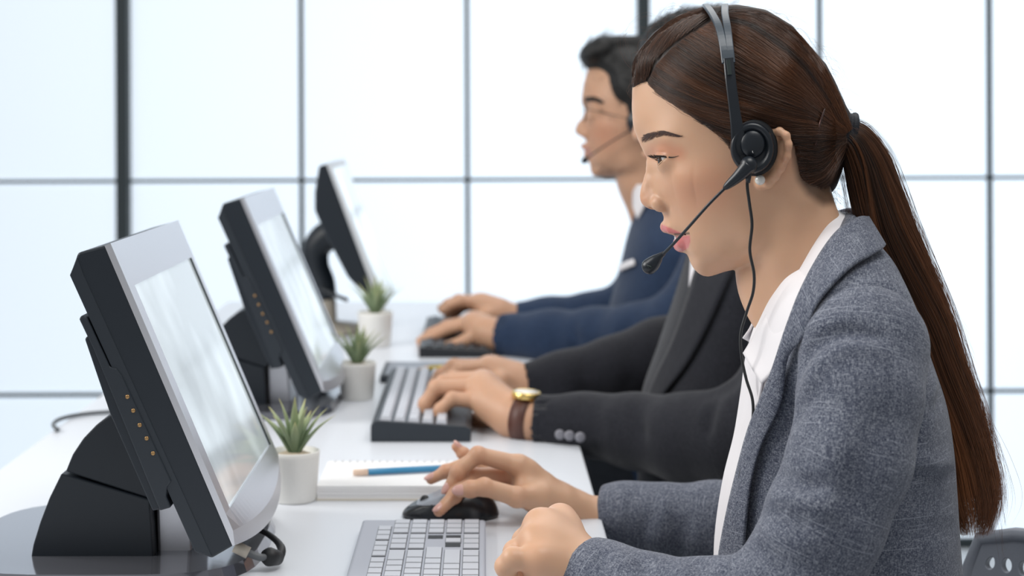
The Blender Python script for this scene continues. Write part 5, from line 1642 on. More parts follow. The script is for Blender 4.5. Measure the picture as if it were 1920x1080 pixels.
fP = [[L(1612, 600, -.150)[0], L(1612, 600, -.150)[1], .150], [L(1612, 700, -.168)[0], L(1612, 700, -.168)[1], .172], L(1560, 860, .215), L(1490, 975, .255), L(1420, 990, .272), L(1340, 980, .282), L(1240, 976, .290), L(1170, 966, .294), L(1128, 966, .296)]
fR = [.052, .047, .046, .044, .041, .038, .034, .0300, .0275]
cre2 = [([L(1200, 905, .26), L(1215, 960, .25), L(1205, 1020, .26)], .003, .007), ([L(1270, 905, .26), L(1290, 960, .24), L(1280, 1020, .25)], .003, .009), ([L(1235, 905, .26), L(1245, 960, .25), L(1240, 1020, .26)], -.003, .008),
        ([L(1160, 915, .27), L(1168, 960, .26), L(1165, 1010, .27)], -.0025, .006)]
cloth_tube('sleeve', WF, fP, fR, M_blazer, blazer, .0024, .02, cre2, relax_n=2)

# ------------------------------------------------------------------ hands
def hand_mesh(wrist, fingers, h=.0009, palm_r=.0105, palm_k=.012, extra=None, fk=.0022, relax_n=2, thumb_root=.3):
    """wrist: [(px,py,D,r)...] from the forearm to the wrist; fingers: lists of (px,py,D,r), first the knuckle, thumb first"""
    W = [np.array(at(*p[:3])) for p in wrist]; WR = [p[3] for p in wrist]
    Fi = [[np.array(at(*p[:3])) for p in f] for f in fingers]; FR = [[p[3] for p in f] for f in fingers]
    allp = np.array(W + [p for f in Fi for p in f]); mr = max(WR) + .012
    S = Field(allp.min(0) - mr, allp.max(0) + mr, h)
    S.chain(W, WR, .01)
    end = W[-1]
    for i, f in enumerate(Fi):
        root = end * (1 - .12) + f[0] * .12 if i else end * (1 - thumb_root * .3) + f[0] * thumb_root * .3
        S.cap(root, f[0], palm_r * (1.12 if i == 0 else 1.0), max(FR[i][0] * 1.12, palm_r * .86), palm_k)
    for i in range(1, len(Fi) - 1):      # webbing over the back of the hand
        for t in (.35, .6, .85):
            a = end * (1 - t) + Fi[i][0] * t; b = end * (1 - t) + Fi[i + 1][0] * t
            S.cap(a, b, palm_r * .92, palm_r * .92, palm_k)
    if extra: extra(S)
    for i, f in enumerate(Fi):
        n = len(f)
        for j in range(n - 1): S.cap(f[j], f[j + 1], FR[i][j], FR[i][j + 1], fk if j else .004)
        for j in range(1, n - 1): S.ell(f[j], (FR[i][j] * 1.05,) * 3, .003)
    V, Q = S.mesh('hand', relax_n)
    return V, Q, Fi
def nail(c, along, normal, m, parent, w=.0048, l=.0068, t=.0010):
    a = Vector(along).normalized(); n_ = Vector(normal); n_ = (n_ - a * n_.dot(a)).normalized(); s = a.cross(n_)
    bm = bmesh.new(); bmesh.ops.create_uvsphere(bm, u_segments=20, v_segments=12, radius=1)
    M = Matrix(((a.x * l, s.x * w, n_.x * t * 2.2, c[0]), (a.y * l, s.y * w, n_.y * t * 2.2, c[1]), (a.z * l, s.z * w, n_.z * t * 2.2, c[2]), (0, 0, 0, 1)))
    # bend across the finger
    for v in bm.verts:
        v.co.z -= .38 * v.co.y ** 2 * 1.6
    bmesh.ops.transform(bm, matrix=M, verts=bm.verts)
    return link('fingernail', bm_mesh('fingernail', bm), m, parent)
def join_body(parts, me_list):
    pass
def add_hand(person, V, Q, m, name='hand', blush=None):
    me = mesh_fast(name, V, Q)
    set_attr(me, 'lip', np.zeros(len(V))); set_attr(me, 'blush', np.zeros(len(V)) if blush is None else blush)
    o = link(name, me, m, person)
    return o
# her right hand over the mouse (thumb, index, middle, ring, little)
RH = [[(1012, 934, 1.722, .0135), (969, 932, 1.702, .0098), (908, 913, 1.697, .0086), (882, 917, 1.697, .0080), (862, 920, 1.698, .0066)],
      [(972, 872, 1.735, .0098), (896, 853, 1.728, .0082), (858, 886, 1.724, .0073), (840, 918, 1.722, .0056)],
      [(962, 890, 1.752, .0092), (888, 892, 1.738, .0078), (852, 930, 1.712, .0070), (823, 958, 1.698, .0056)],
      [(958, 888, 1.785, .0088), (880, 868, 1.785, .0076), (836, 884, 1.782, .0068), (808, 899, 1.780, .0052)],
      [(958, 884, 1.806, .0080), (893, 864, 1.812, .0068), (868, 850, 1.812, .0062), (855, 838, 1.812, .0048)]]
def palm_r_extra(S):
    S.cap(at(1080, 958, 1.752), at(975, 900, 1.765), .017, .015, .012)
    S.cap(at(1050, 950, 1.735), at(985, 925, 1.725), .0145, .0120, .014)
V, Q, Fi = hand_mesh([(1190, 972, 1.757, .0200), (1130, 970, 1.755, .0190), (1085, 962, 1.752, .0178)], RH, .0009, .0105, .013, palm_r_extra)
bl = np.zeros(len(V))
for f in Fi:
    for j in (1, 2, 3):
        bl = np.maximum(bl, .65 * np.exp(-((V - f[j]) ** 2).sum(1) / .009 ** 2))
bl = np.maximum(bl, .8 * np.exp(-((V - np.array(at(940, 905, 1.745))) ** 2).sum(1) / .014 ** 2))
rh = add_hand(woman, V, Q, M_skinW, 'right_hand', bl)
def fn(f, k, normal, back=.35, w=.0048, l=.0068, raise_=.9):
    a = np.array(f[-1]) - np.array(f[-2]); a /= np.linalg.norm(a)
    n_ = np.array(normal, float); n_ -= a * (n_ @ a); n_ /= np.linalg.norm(n_)
    return np.array(f[-1]) - a * .0015 + n_ * k, a, n_
for i, (k, nrm, w_) in enumerate(((.0058, (-.1, -1, .35), .0056), (.0046, (-.75, -.65, .25), .0046), (.0044, (-.7, -.65, .35), .0046), (.0042, (-.3, -.35, .9), .0045), (.0038, (-.5, -.1, .9), .004))):
    c, a, n_ = fn(Fi[i], k, nrm)
    nail(c + a * .0008, a, n_, M_nail, rh, w_, .0072 if i else .0082)
# her left hand resting in a loose fist
LH = [[(1078, 1070, 1.405, .0130), (1040, 1100, 1.425, .0105), (1000, 1112, 1.425, .0092), (975, 1118, 1.420, .0080)],
      [(1050, 974, 1.405, .0112), (1012, 1010, 1.415, .0095), (1008, 1060, 1.415, .0085), (1026, 1090, 1.41, .0075)],
      [(1012, 984, 1.385, .0114), (984, 1015, 1.392, .0097), (986, 1064, 1.395, .0086), (1006, 1094, 1.39, .0075)],
      [(1003, 1012, 1.362, .0108), (967, 1036, 1.365, .0094), (966, 1080, 1.368, .0084), (990, 1106, 1.37, .0074)],
      [(1010, 1048, 1.340, .0098), (962, 1048, 1.340, .0086), (948, 1062, 1.342, .0078), (958, 1092, 1.345, .0068)]]
def palm_l_extra(S):
    S.cap(at(1085, 1062, 1.365), at(1030, 1030, 1.372), .019, .017, .014)
    S.cap(at(1085, 1078, 1.350), at(1010, 1062, 1.352), .015, .0125, .014)
V, Q, Fi = hand_mesh([(1180, 1100, 1.325, .0235), (1120, 1080, 1.345, .0215), (1090, 1070, 1.358, .0200)], LH, .0009, .0115, .014, palm_l_extra)
bl = np.zeros(len(V))
for f in Fi[1:]: bl = np.maximum(bl, .45 * np.exp(-((V - f[0]) ** 2).sum(1) / .010 ** 2))
lh = add_hand(woman, V, Q, M_skinW, 'left_hand', bl)
# lower body and office chair stand where the desk hides them
M_trouser = weave_mat('dark_trouser_cloth', (0.012, 0.014, 0.02), (0.02, 0.024, 0.032), (0.04, 0.045, 0.055), 0.1)
def legs(person, F, hipx, D, m, hw=.085, spread=.09, shoe=None):
    """thighs forward along -a, shins down to the floor"""
    S = Field((-.62, -1.16, -.26), (.26, -.45, .26), .007)
    hx = F.ray(hipx, 900)[0]; zb = lambda z: z - F.o[2]
    for sg in (-1, 1):
        hip = (hx, zb(.545), sg * .085); knee = (hx - .40, zb(.525), sg * spread); ank = (hx - .36, zb(.095), sg * spread)
        S.cap(hip, knee, .082, .060, .03); S.cap(knee, ank, .058, .042, .02)
    S.ell((hx + .01, zb(.555), 0), (.115, .09, .165), .04)
    V, Q = S.mesh('legs', 2)
    me = mesh_fast('trousers', F.wor(V), Q); set_attr(me, 'weave', V[:, :3])
    o = link('trousers', me, m, person)
    for sg in (-1, 1):
        bm = bmesh.new(); c = Vector(F.wor([hx - .42, zb(.042), sg * spread]))
        bmesh.ops.create_uvsphere(bm, u_segments=24, v_segments=14, radius=1)
        for v in bm.verts:
            v.co = Vector(F.wor([hx - .41 + v.co.x * .125, zb(.0) + max(0.001, .045 + v.co.z * .048), sg * spread + v.co.y * .043]))
        link('shoe', bm_mesh('shoe', bm), M_blackcable, person)
    return o
legs(woman, WF, 1610, 1.45, M_trouser)
# ------------------------------------------------------------------ the two men farther down the desk
def turn(pts, c0, c1, s, deg):
    th = math.radians(deg); out = []
    for p in pts:
        dx, dy = p[0] - c0[0], p[1] - c0[1]
        q = (c1[0] + s * (dx * math.cos(th) - dy * math.sin(th)), c1[1] + s * (dx * math.sin(th) + dy * math.cos(th)))
        out.append(q + tuple(p[2:]))
    return out
def man_head(F, c1, s, deg, phys, h, person, skin, neck, hair_px, tau_top, tau_side, hairmat, ear_c, puff=()):
    # the profile with the mouth closed and a stronger brow, nose and chin
    o = []
    for (x, y) in w_out:
        if (x, y) in ((1262, 442), (1268, 449), (1252, 437)): continue
        if y in (262, 277) and x < 1210: x -= 5
        if 345 <= y <= 387 and x < 1212: x -= 5
        if 449 < y < 472 and x < 1280: x -= 12
        if 472 <= y < 520 and x < 1345: x -= 14; 
        if y > 500 and x < 1400: y += 4
        o.append((x, y))
    out = turn(o, (1196, 262), c1, s, deg)
    inn = [(x, y, w * phys * 1.03) for x, y, w in turn(w_in, (1196, 262), c1, s, deg)]
    def l2(x, y, w=0.0): return F.ray(*turn([(x, y)], (1196, 262), c1, s, deg)[0], w)
    S, g = build_head('m', F, out, inn, h, 1.1)
    for sg in (-1, 1):
        def lz(x, y, w):
            p = l2(x, y, -w * phys); p[2] = sg * w * phys; return p
        S.ell(lz(1239, 380, .0135), (.0098, .0078, .0066), .006)
        e = lz(1256, 299, .0315); R = .0122
        S.ell(e, (R + .0018,) * 3, .007)
        S.crease([lz(1212, 262, .022), lz(1232, 255, .042), lz(1262, 258, .054)], -.0020, .008)
        S.cap(lz(1240, 424, 0), lz(1278, 437, .022), .0045, .0022, .004)
        S.cap(lz(1262, 452, 0), lz(1282, 445, .022), .0058, .0022, .004)
        S.crease([lz(1246, 439, .004), lz(1288, 441, .026)], .0022, .0022)
        ring = [(1428, 300, .070), (1432, 268, .074), (1448, 252, .082), (1466, 250, .087), (1477, 262, .089), (1479, 285, .087), (1468, 310, .082), (1452, 328, .076), (1438, 342, .072), (1428, 344, .068), (1422, 332, .066)]
        S.chain([lz(*p) for p in ring], [.0050] * 11, .005)
        S.cap(lz(1440, 330, .069), lz(1462, 275, .078), .0045, .0055, .006)
        sl, (X, Y, Z) = S.sub(e - .020, e + .020)
        x, y, z = X - e[0], Y - e[1], (Z - e[2]) * sg
        ang = np.arctan2(z, -x); up, dn = lid(ang)
        ins = np.maximum.reduce([y - up, dn * .8 - y, (np.abs(ang - 0.30) - 1.12) * R + 0 * y]); rr = np.sqrt(x * x + y * y + z * z)
        ins = np.maximum(np.maximum(ins, R - .0005 - rr), rr - R - .009)
        S.f[sl] = np.maximum(S.f[sl], -ins.astype(np.float32))
    ext = int(.10 / h)
    big = np.full((S.f.shape[0], S.f.shape[1] + ext, S.f.shape[2]), 0.05, np.float32); big[:, ext:, :] = S.f
    S.f = big; S.lo[1] -= ext * h; S.n = np.array(big.shape); S.ax[1] = S.lo[1] + h * np.arange(S.n[1])
    S.chain([F.ray(*p[:2]) for p in neck], [p[2] for p in neck], .025)
    V, Q = S.mesh('m', 2)
    me = mesh_fast('head', F.wor(V), Q)
    lipc = gauss2(V, [l2(1252, 430, -.01)[:2], l2(1270, 450, -.01)[:2], l2(1262, 438, -.01)[:2]], .006)
    set_attr(me, 'lip', np.clip(lipc * 1.4 - .3, 0, .8)); set_attr(me, 'blush', .5 * gauss2(V, [l2(1300, 360, -.05)[:2]], .03))
    b = link('body', me, skin, person)
    for sg in (-1, 1):
        e = l2(1256, 299, -.0315 * phys); e[2] = sg * .0315 * phys
        bm = bmesh.new(); bmesh.ops.create_uvsphere(bm, u_segments=32, v_segments=20, radius=.0117)
        eb = bm_mesh('eye', bm); link('eye', eb, M_eyewhite, b); eb.materials.append(M_iris)
        d = Vector(F.wor([-1, -.25, 0])) - Vector(F.wor([0, 0, 0])); d.normalize()
        eb.transform(Matrix.Translation(F.wor(e)) @ Vector((0, 0, 1)).rotation_difference(d).to_matrix().to_4x4())
        for p in eb.polygons:
            if (Vector(p.center) - Vector(F.wor(e))).normalized().dot(d) > math.cos(.52): p.material_index = 1
    bv = bvh_of(V, Q)
    # eyebrows
    br = []
    rnd = random.Random(4)
    for k in range(260):
        t = rnd.random(); v = rnd.uniform(-1, 1); x = 1203 + 62 * t; y = 258 - 8 * math.sin(t * 3) + v * 9 * (1 - t) ** .5
        path = []
        for u in np.linspace(0, 1, 4):
            q = turn([(x + 14 * u, y - 5 * u)], (1196, 262), c1, s, deg)[0]
            r = hit(F, bv, q[0], q[1], off=.0012)
            if r[0] is None: break
            path.append(F.wor(r[0]))
        if len(path) == 4: br.append(path)
    if br: strands('eyebrows', br, .0004, M_hairM, person)
    # hair: a shell over the skull in the hair's outline, with short locks
    hpoly_ = [tuple(F.ray(*p)[:2]) for p in hair_px]
    lo = np.r_[np.min([p for p in hpoly_], 0) - .03, -.125]; hi = np.r_[np.max([p for p in hpoly_], 0) + .03, .125]
    H = Field(lo, hi, h * 1.1)
    A, B = np.meshgrid(H.ax[0], H.ax[1], indexing='ij')
    wpol_ = [tuple(F.ray(*p)[:2]) for p in out]
    G = g(A, B); so = poly_sd(A, B, wpol_)
    G = np.where(so < -.004, np.minimum(G, -.0002), G); sp = poly_sd(A, B, hpoly_)
    topb = B.max(); top = smooth01((B - (hpoly_[0][1] - .02)) / .08)
    tau = np.where(sp > 0, .001 + (tau_side + (tau_top - tau_side) * top) * smooth01(sp / .018), np.maximum(-.006, sp * 1.5))
    C = H.ax[2][None, None, :]; w = np.sqrt(np.maximum(G, 0))[:, :, None]
    f1 = (C * C - G[:, :, None]) / (np.abs(C) + w + .010); s3_ = so[:, :, None]
    f = np.where(s3_ < 0, np.sqrt(np.maximum(-s3_, 0) ** 2 + .5 * C * C), f1)
    f = np.where(s3_ < 0, np.maximum(f, 0), np.minimum(f1, .03))
    H.f = (f - tau[:, :, None]).astype(np.float32)
    for (x, y, rr) in puff: H.ell(F.ray(x, y), (rr, rr * .9, .055), .02)
    Vh, Qh = H.mesh('h', 3)
    rg = np.random.default_rng(7)
    # tufts
    ho = link('hair', mesh_fast('hair', F.wor(Vh), Qh), M_hairM, person)
    hb = bvh_of(Vh, Qh); N = len(Vh); pr = []; tn = []
    n_s = 5200
    idx = rg.integers(0, N, n_s)
    me_ = ho.data; nor = np.zeros(N * 3, np.float32); me_.vertices.foreach_get('normal', nor); nor = (nor.reshape(-1, 3).astype(float)) @ F.R.T
    for i in idx:
        p, n_ = Vh[i], nor[i]
        fl_ = np.array([1.0, -.15 - .5 * (p[0] > np.mean(Vh[:, 0])), 0]); fl_ = fl_ - n_ * (fl_ @ n_); fl_ /= np.linalg.norm(fl_) + 1e-6
        ln = rg.uniform(.012, .026) * (1.2 if p[1] > 0.03 else .6)
        sw = rg.normal(size=3) * .25; lift = rg.uniform(.05, .45)
        pr.append([F.wor(p - n_ * .001 + (fl_ + sw) * ln * u + n_ * ln * (lift * math.sin(u * 2.6))) for u in np.linspace(0, 1, 7)]); tn.append(rg.uniform(0, 1))
    strands('hair_strands', pr, .00028, hairmat, ho, np.array(tn))
    return V, Q, b, l2, bv, hb, g

def on_f(F, bvh, x, y, off):
    p, n_ = hit(F, bvh, x, y, off=off)
    return F.ray(x, y, -.05) if p is None else p
def man_jacket(F, rows, person, clothm, shirtm, vneck, D):
    lo = F.ray(rows[0][2] - 60, 1500); lo = np.array([min(F.ray(r[2], r[0])[0] for r in rows) - .03, F.ray(1200, rows[0][0])[1] - .01, -.25])
    hi = np.array([max(F.ray(r[1], r[0])[0] for r in rows) + .03, F.ray(1200, rows[-1][0])[1] + .02, .25])
    S, _ = torso_field(F, rows, .0042, lo, hi, 2.4)
    base = S.f.copy()
    Vb, Qb = surface_nets(S.f, S.lo, S.h); bv = bvh_of(Vb, Qb)
    X, Y, Z = np.meshgrid(*S.ax, indexing='ij', sparse=True)
    y0 = F.ray(1200, vneck[0])[1]; y1 = F.ray(1200, vneck[1])[1]
    wv = np.clip((Y - y1) / (y0 - y1), 0, 1.3) * vneck[2]
    ac = np.interp(S.ax[1], sorted([F.ray(1200, r[0])[1] for r in rows]), [((F.ray(r[1], r[0])[0] + F.ray(r[2], r[0])[0]) / 2) for r in sorted(rows, key=lambda r: -r[0])])[None, :, None]
    cut = np.maximum(np.abs(Z) - wv, X - ac)
    cut = np.maximum(cut, y1 - Y)
    S.f = np.maximum(S.f, -cut).astype(np.float32)
    S.f = np.maximum(S.f, -(base + .012)).astype(np.float32)
    V, Q = S.mesh('j', 2)
    me = mesh_fast('jacket', F.wor(V), Q); set_attr(me, 'weave', weave_torso(V))
    j = link('jacket', me, clothm, person)
    S.f = base + .008
    V, Q = S.mesh('s', 2)
    link('shirt', mesh_fast('shirt', F.wor(V), Q), shirtm, person)
    return j, bv
def FL(F, *p): return F.loc(at(*p))
def man_sleeve(F, pts, m, parent, cre=()):
    P = [FL(F, *p[:3]) for p in pts]; R = [p[3] for p in pts]
    cr = [([FL(F, *q) for q in c[0]], c[1], c[2]) for c in cre]
    return cloth_tube('sleeve', F, P, R, m, parent, .0036, .03, cr, relax_n=2)[0]

M_blacksuit = weave_mat('black_suit_cloth', (0.006, 0.007, 0.011), (0.011, 0.012, 0.018), (0.022, 0.023, 0.031), 0.06)
M_navysuit = weave_mat('navy_suit_cloth', (0.010, 0.020, 0.048), (0.016, 0.034, 0.078), (0.028, 0.054, 0.11), 0.08)
# ---- middle man
m2 = empty('person', (0.42, 2.28, 0), 'person in a black suit typing on the thick keyboard, face hidden behind the woman', 'person')
F2 = Frame(1330, 250, 2.28)
hair2 = [(1190, 96), (1194, 66), (1212, 38), (1250, 16), (1300, 2), (1380, -8), (1460, 20), (1510, 80), (1520, 160), (1500, 240), (1470, 280), (1430, 285), (1400, 240), (1372, 210), (1340, 225), (1318, 200), (1300, 160), (1280, 130), (1250, 112), (1216, 106)]
man_head(F2, (1193, 178), .665, 6, 1.03, .0030, m2, M_skinM, [(1385, 270, .056), (1400, 340, .058), (1405, 420, .060), (1400, 470, .058)], hair2, .026, .010, M_hairM, None)
rows2_ = [(1080, 1640, 1200, .185), (900, 1620, 1196, .190), (750, 1600, 1200, .198), (650, 1594, 1232, .205), (560, 1585, 1262, .208), (500, 1565, 1280, .198), (462, 1535, 1290, .160), (430, 1495, 1300, .105), (405, 1465, 1312, .075)]
j2, bv2 = man_jacket(F2, rows2_, m2, M_blacksuit, M_shirt, (420, 640, .045), 2.28)
man_sleeve(F2, [(1500, 520, 2.07, .062), (1520, 600, 2.05, .062), (1500, 700, 2.02, .058), (1440, 800, 2.01, .056), (1380, 822, 2.03, .054), (1290, 822, 2.07, .049), (1190, 808, 2.12, .041), (1100, 796, 2.15, .0340), (1003, 788, 2.165, .0330)], M_blacksuit, j2,
           [([(1340, 740, 2.0), (1330, 800, 1.99), (1350, 860, 2.0)], .006, .010), ([(1180, 750, 2.08), (1200, 800, 2.06), (1240, 850, 2.05)], .005, .010), ([(1130, 760, 2.1), (1150, 800, 2.09), (1190, 850, 2.1)], -.003, .010), ([(1400, 660, 2.0), (1360, 720, 2.0), (1330, 745, 2.02)], .006, .012)])
man_sleeve(F2, [(1390, 505, 2.46, .062), (1372, 600, 2.48, .060), (1330, 660, 2.48, .056), (1240, 668, 2.47, .050), (1150, 695, 2.46, .043), (1060, 712, 2.45, .036), (985, 722, 2.445, .0315)], M_blacksuit, j2,
           [([(1090, 670, 2.42), (1100, 720, 2.40), (1090, 760, 2.42)], .004, .010), ([(1180, 640, 2.42), (1190, 700, 2.40), (1170, 740, 2.42)], .004, .012)])
# edge of the white shirt between the lapels
s0 = [on_f(F2, bv2, x, y, .004) for x, y in ((1304, 440), (1300, 500), (1298, 540))]
s1_ = [on_f(F2, bv2, x, y, .004) for x, y in ((1330, 440), (1316, 500), (1309, 540))]
strip('shirt_front', s0, s1_, M_shirt, j2, 20, 4, .0, .002, F=F2)
# lapel of the black jacket
la = [on_f(F2, bv2, x, y, .006) for x, y in ((1352, 432), (1318, 490), (1296, 560), (1268, 640), (1232, 720), (1212, 780))]
lb = [on_f(F2, bv2, x, y, .005) for x, y in ((1400, 440), (1372, 520), (1338, 600), (1296, 680), (1252, 740), (1222, 790))]
strip('lapel', la, lb, M_blacksuit, j2, 40, 8, .002, .003, F=F2, weave=True)
for x, y in ((1050, 815), (1068, 817), (1088, 820)):
    c = at(x, y, 2.115 + (x - 1050) * -.0006)
    lathe('button', [(0, .002), (.004, .0022), (.0062, .0014), (.0064, -.002)], mat('grey_button', (.22, .22, .25), .3) if 'grey_button' not in MATS else MATS['grey_button'], j2, 18, c, Matrix.Rotation(math.pi / 2, 3, 'X'))
H2L = [[(930, 775, 2.235, .014), (898, 790, 2.26, .0115), (872, 790, 2.27, .0105), (852, 796, 2.275, .009)],
       [(905, 712, 2.265, .0120), (850, 712, 2.275, .0105), (835, 745, 2.275, .0095), (832, 778, 2.27, .0082)],
       [(900, 716, 2.245, .0122), (832, 718, 2.250, .0105), (812, 752, 2.250, .0095), (806, 782, 2.247, .0082)],
       [(896, 727, 2.225, .0118), (818, 727, 2.225, .0102), (798, 757, 2.225, .0092), (795, 785, 2.223, .0080)],
       [(902, 752, 2.205, .0108), (848, 748, 2.203, .0092), (826, 768, 2.203, .0084), (817, 792, 2.203, .0072)]]
ex = lambda S: S.cap(at(960, 778, 2.19), at(908, 745, 2.23), .0235, .019, .016)
V, Q, _f = hand_mesh([(1040, 794, 2.165, .026), (990, 788, 2.170, .0250), (962, 782, 2.18, .0240)], H2L, .0016, .0135, .016, ex, relax_n=1)
add_hand(m2, V, Q, M_skinM, 'left_hand')
H2R = [[(938, 714, 2.42, .013), (905, 728, 2.40, .0110), (882, 735, 2.39, .0100), (865, 740, 2.385, .0088)],
       [(915, 690, 2.44, .0120), (862, 694, 2.42, .0105), (838, 712, 2.41, .0095), (826, 724, 2.405, .0082)],
       [(912, 688, 2.46, .0120), (850, 688, 2.45, .0105), (826, 704, 2.445, .0095), (812, 722, 2.44, .0082)],
       [(912, 688, 2.48, .0118), (852, 686, 2.48, .0102), (832, 700, 2.48, .0092), (822, 716, 2.48, .0080)],
       [(915, 692, 2.50, .0108), (868, 690, 2.50, .0092), (850, 704, 2.50, .0084), (842, 716, 2.50, .0072)]]
ex = lambda S: S.cap(at(965, 712, 2.45), at(925, 702, 2.455), .0215, .018, .016)
V, Q, _f = hand_mesh([(1020, 722, 2.445, .025), (990, 722, 2.445, .0235), (970, 716, 2.448, .0225)], H2R, .0018, .0125, .016, ex, relax_n=1)
add_hand(m2, V, Q, M_skinM, 'right_hand')
legs(m2, F2, 1430, 2.28, M_trouser)
# wristwatch on the near wrist
wt = empty('wristwatch', tuple(at(985, 785, 2.17)), 'gold wristwatch with brown leather strap on the wrist of the person in black', 'wristwatch')
wc = np.array(at(984, 787, 2.172)); ax_ = np.array(at(1000, 789, 2.168)) - np.array(at(970, 784, 2.178)); ax_ /= np.linalg.norm(ax_)
u_ = np.array([0, 0, 1.0]); u_ -= ax_ * (u_ @ ax_); u_ /= np.linalg.norm(u_); v_ = np.cross(ax_, u_)
Vw, Fw = [], []
for i in range(48):
    a = 2 * math.pi * i / 48
    for (dx, dr) in ((-.0105, .0262), (-.0105, .0285), (.0105, .0285), (.0105, .0262)):
        Vw.append(wc + ax_ * dx + (u_ * math.cos(a) + v_ * math.sin(a)) * dr)
for i in range(48):
    for j in range(4): Fw.append((i * 4 + j, i * 4 + (j + 1) % 4, ((i + 1) % 48) * 4 + (j + 1) % 4, ((i + 1) % 48) * 4 + j))
mw = bpy.data.meshes.new('strap'); mw.from_pydata([tuple(v) for v in Vw], [], Fw); mw.update()
link('strap', mw, grain(mat('brown_leather', (0.09, 0.035, 0.025), 0.5), 400, .2, .2), wt)
R3 = Matrix((tuple(ax_), tuple(v_), tuple(u_))).transposed()
cc_ = wc + u_ * .0275
lathe('case', [(0, 0), (.0175, 0), (.019, .003), (.0185, .008), (.0165, .0095), (.0160, .0085), (0, .0085)], mat('gold', (0.85, 0.62, 0.22), 0.25, 1.0), wt, 40, tuple(cc_), R3)
lathe('dial', [(0, .0088), (.0155, .0088), (.0155, .0092), (0, .0095)], mat('white_dial', (0.85, 0.85, 0.82), 0.15), wt, 40, tuple(cc_), R3)
lathe('crown', [(0, 0), (.002, 0), (.002, .004), (0, .004)], MATS['gold'], wt, 12, tuple(cc_ + v_ * .019 + u_ * .004), Matrix((tuple(ax_), tuple(u_), tuple(v_))).transposed())
# ---- far man
m3 = empty('person', (0.38, 2.95, 0), 'man in a navy suit with short black hair, glasses and headset, farthest along the desk', 'person')
F3 = Frame(1180, 260, 2.95)
hair3 = [(1084, 112), (1080, 96), (1092, 78), (1118, 62), (1160, 52), (1210, 52), (1256, 70), (1290, 110), (1300, 170), (1292, 230), (1270, 275), (1240, 280), (1222, 240), (1205, 205), (1192, 225), (1180, 222), (1174, 198), (1156, 186), (1146, 166), (1140, 140), (1118, 126), (1096, 128)]
Vm, Qm, b3, l3, bvm, hbm, g3 = man_head(F3, (1092, 188), .512, 14, 1.04, .0030, m3, M_skinM, [(1205, 270, .054), (1222, 330, .056), (1240, 390, .058)], hair3, .024, .010, M_hairM, None, ((1108, 103, .020), (1135, 92, .024)))
rows3_ = [(900, 1440, 1120, .18), (760, 1435, 1118, .185), (640, 1430, 1126, .19), (560, 1430, 1146, .197), (500, 1425, 1162, .200), (450, 1412, 1174, .192), (415, 1395, 1184, .160), (385, 1360, 1192, .110), (362, 1330, 1200, .078), (350, 1315, 1204, .066)]
j3, bv3 = man_jacket(F3, rows3_, m3, M_navysuit, M_shirt, (355, 470, .045), 2.95)
strip('shirt_collar', [F3.ray(1190, 346, -.045), F3.ray(1187, 366, -.050), F3.ray(1187, 386, -.056)], [F3.ray(1222, 346, -.082), F3.ray(1210, 384, -.088), F3.ray(1196, 412, -.080)], M_shirt, j3, 20, 6, .006, .003, F=F3, mirror=True)
man_sleeve(F3, [(1360, 450, 2.76, .062), (1340, 540, 2.74, .060), (1270, 620, 2.74, .056), (1200, 636, 2.78, .054), (1120, 636, 2.84, .048), (1035, 634, 2.89, .0430), (942, 630, 2.935, .0395)], M_navysuit, j3,
           [([(1070, 600, 2.82), (1080, 640, 2.80), (1075, 680, 2.82)], .006, .012), ([(1180, 590, 2.72), (1160, 640, 2.72), (1180, 690, 2.74)], .006, .014)])
man_sleeve(F3, [(1250, 440, 3.14, .062), (1230, 520, 3.18, .060), (1180, 590, 3.20, .054), (1110, 600, 3.20, .047), (1030, 603, 3.20, .041), (966, 600, 3.20, .034)], M_navysuit, j3,
           [([(1085, 575, 3.15), (1095, 600, 3.14), (1085, 630, 3.15)], .005, .012)])
pk = [on_f(F3, bv3, x, y, .006) for x, y in ((1166, 500), (1180, 492), (1194, 487))]
pk2 = [on_f(F3, bv3, x, y, .006) for x, y in ((1168, 510), (1182, 504), (1196, 498))]
strip('pocket_square', pk, pk2, M_shirt, j3, 12, 5, .003, .002, F=F3)
H3L = [[(905, 622, 2.95, .014), (872, 640, 2.955, .0115), (840, 652, 2.955, .0105), (812, 664, 2.95, .009)],
       [(885, 604, 2.99, .0120), (840, 618, 3.00, .0105), (812, 632, 3.00, .0095), (790, 643, 3.00, .0082)],
       [(884, 602, 3.01, .0122), (838, 612, 3.03, .0105), (808, 626, 3.03, .0095), (788, 640, 3.03, .0082)],
       [(886, 602, 3.03, .0118), (845, 610, 3.05, .0102), (816, 622, 3.05, .0092), (798, 634, 3.05, .0080)],
       [(890, 604, 3.05, .0108), (858, 612, 3.07, .0092), (834, 622, 3.07, .0084), (818, 630, 3.07, .0072)]]
ex = lambda S: S.cap(at(920, 625, 2.955), at(892, 614, 2.98), .0235, .019, .016)
V, Q, _f = hand_mesh([(970, 632, 2.935, .028), (936, 630, 2.94, .0265), (918, 626, 2.95, .0250)], H3L, .002, .0135, .016, ex, relax_n=1)
add_hand(m3, V, Q, M_skinM, 'left_hand')
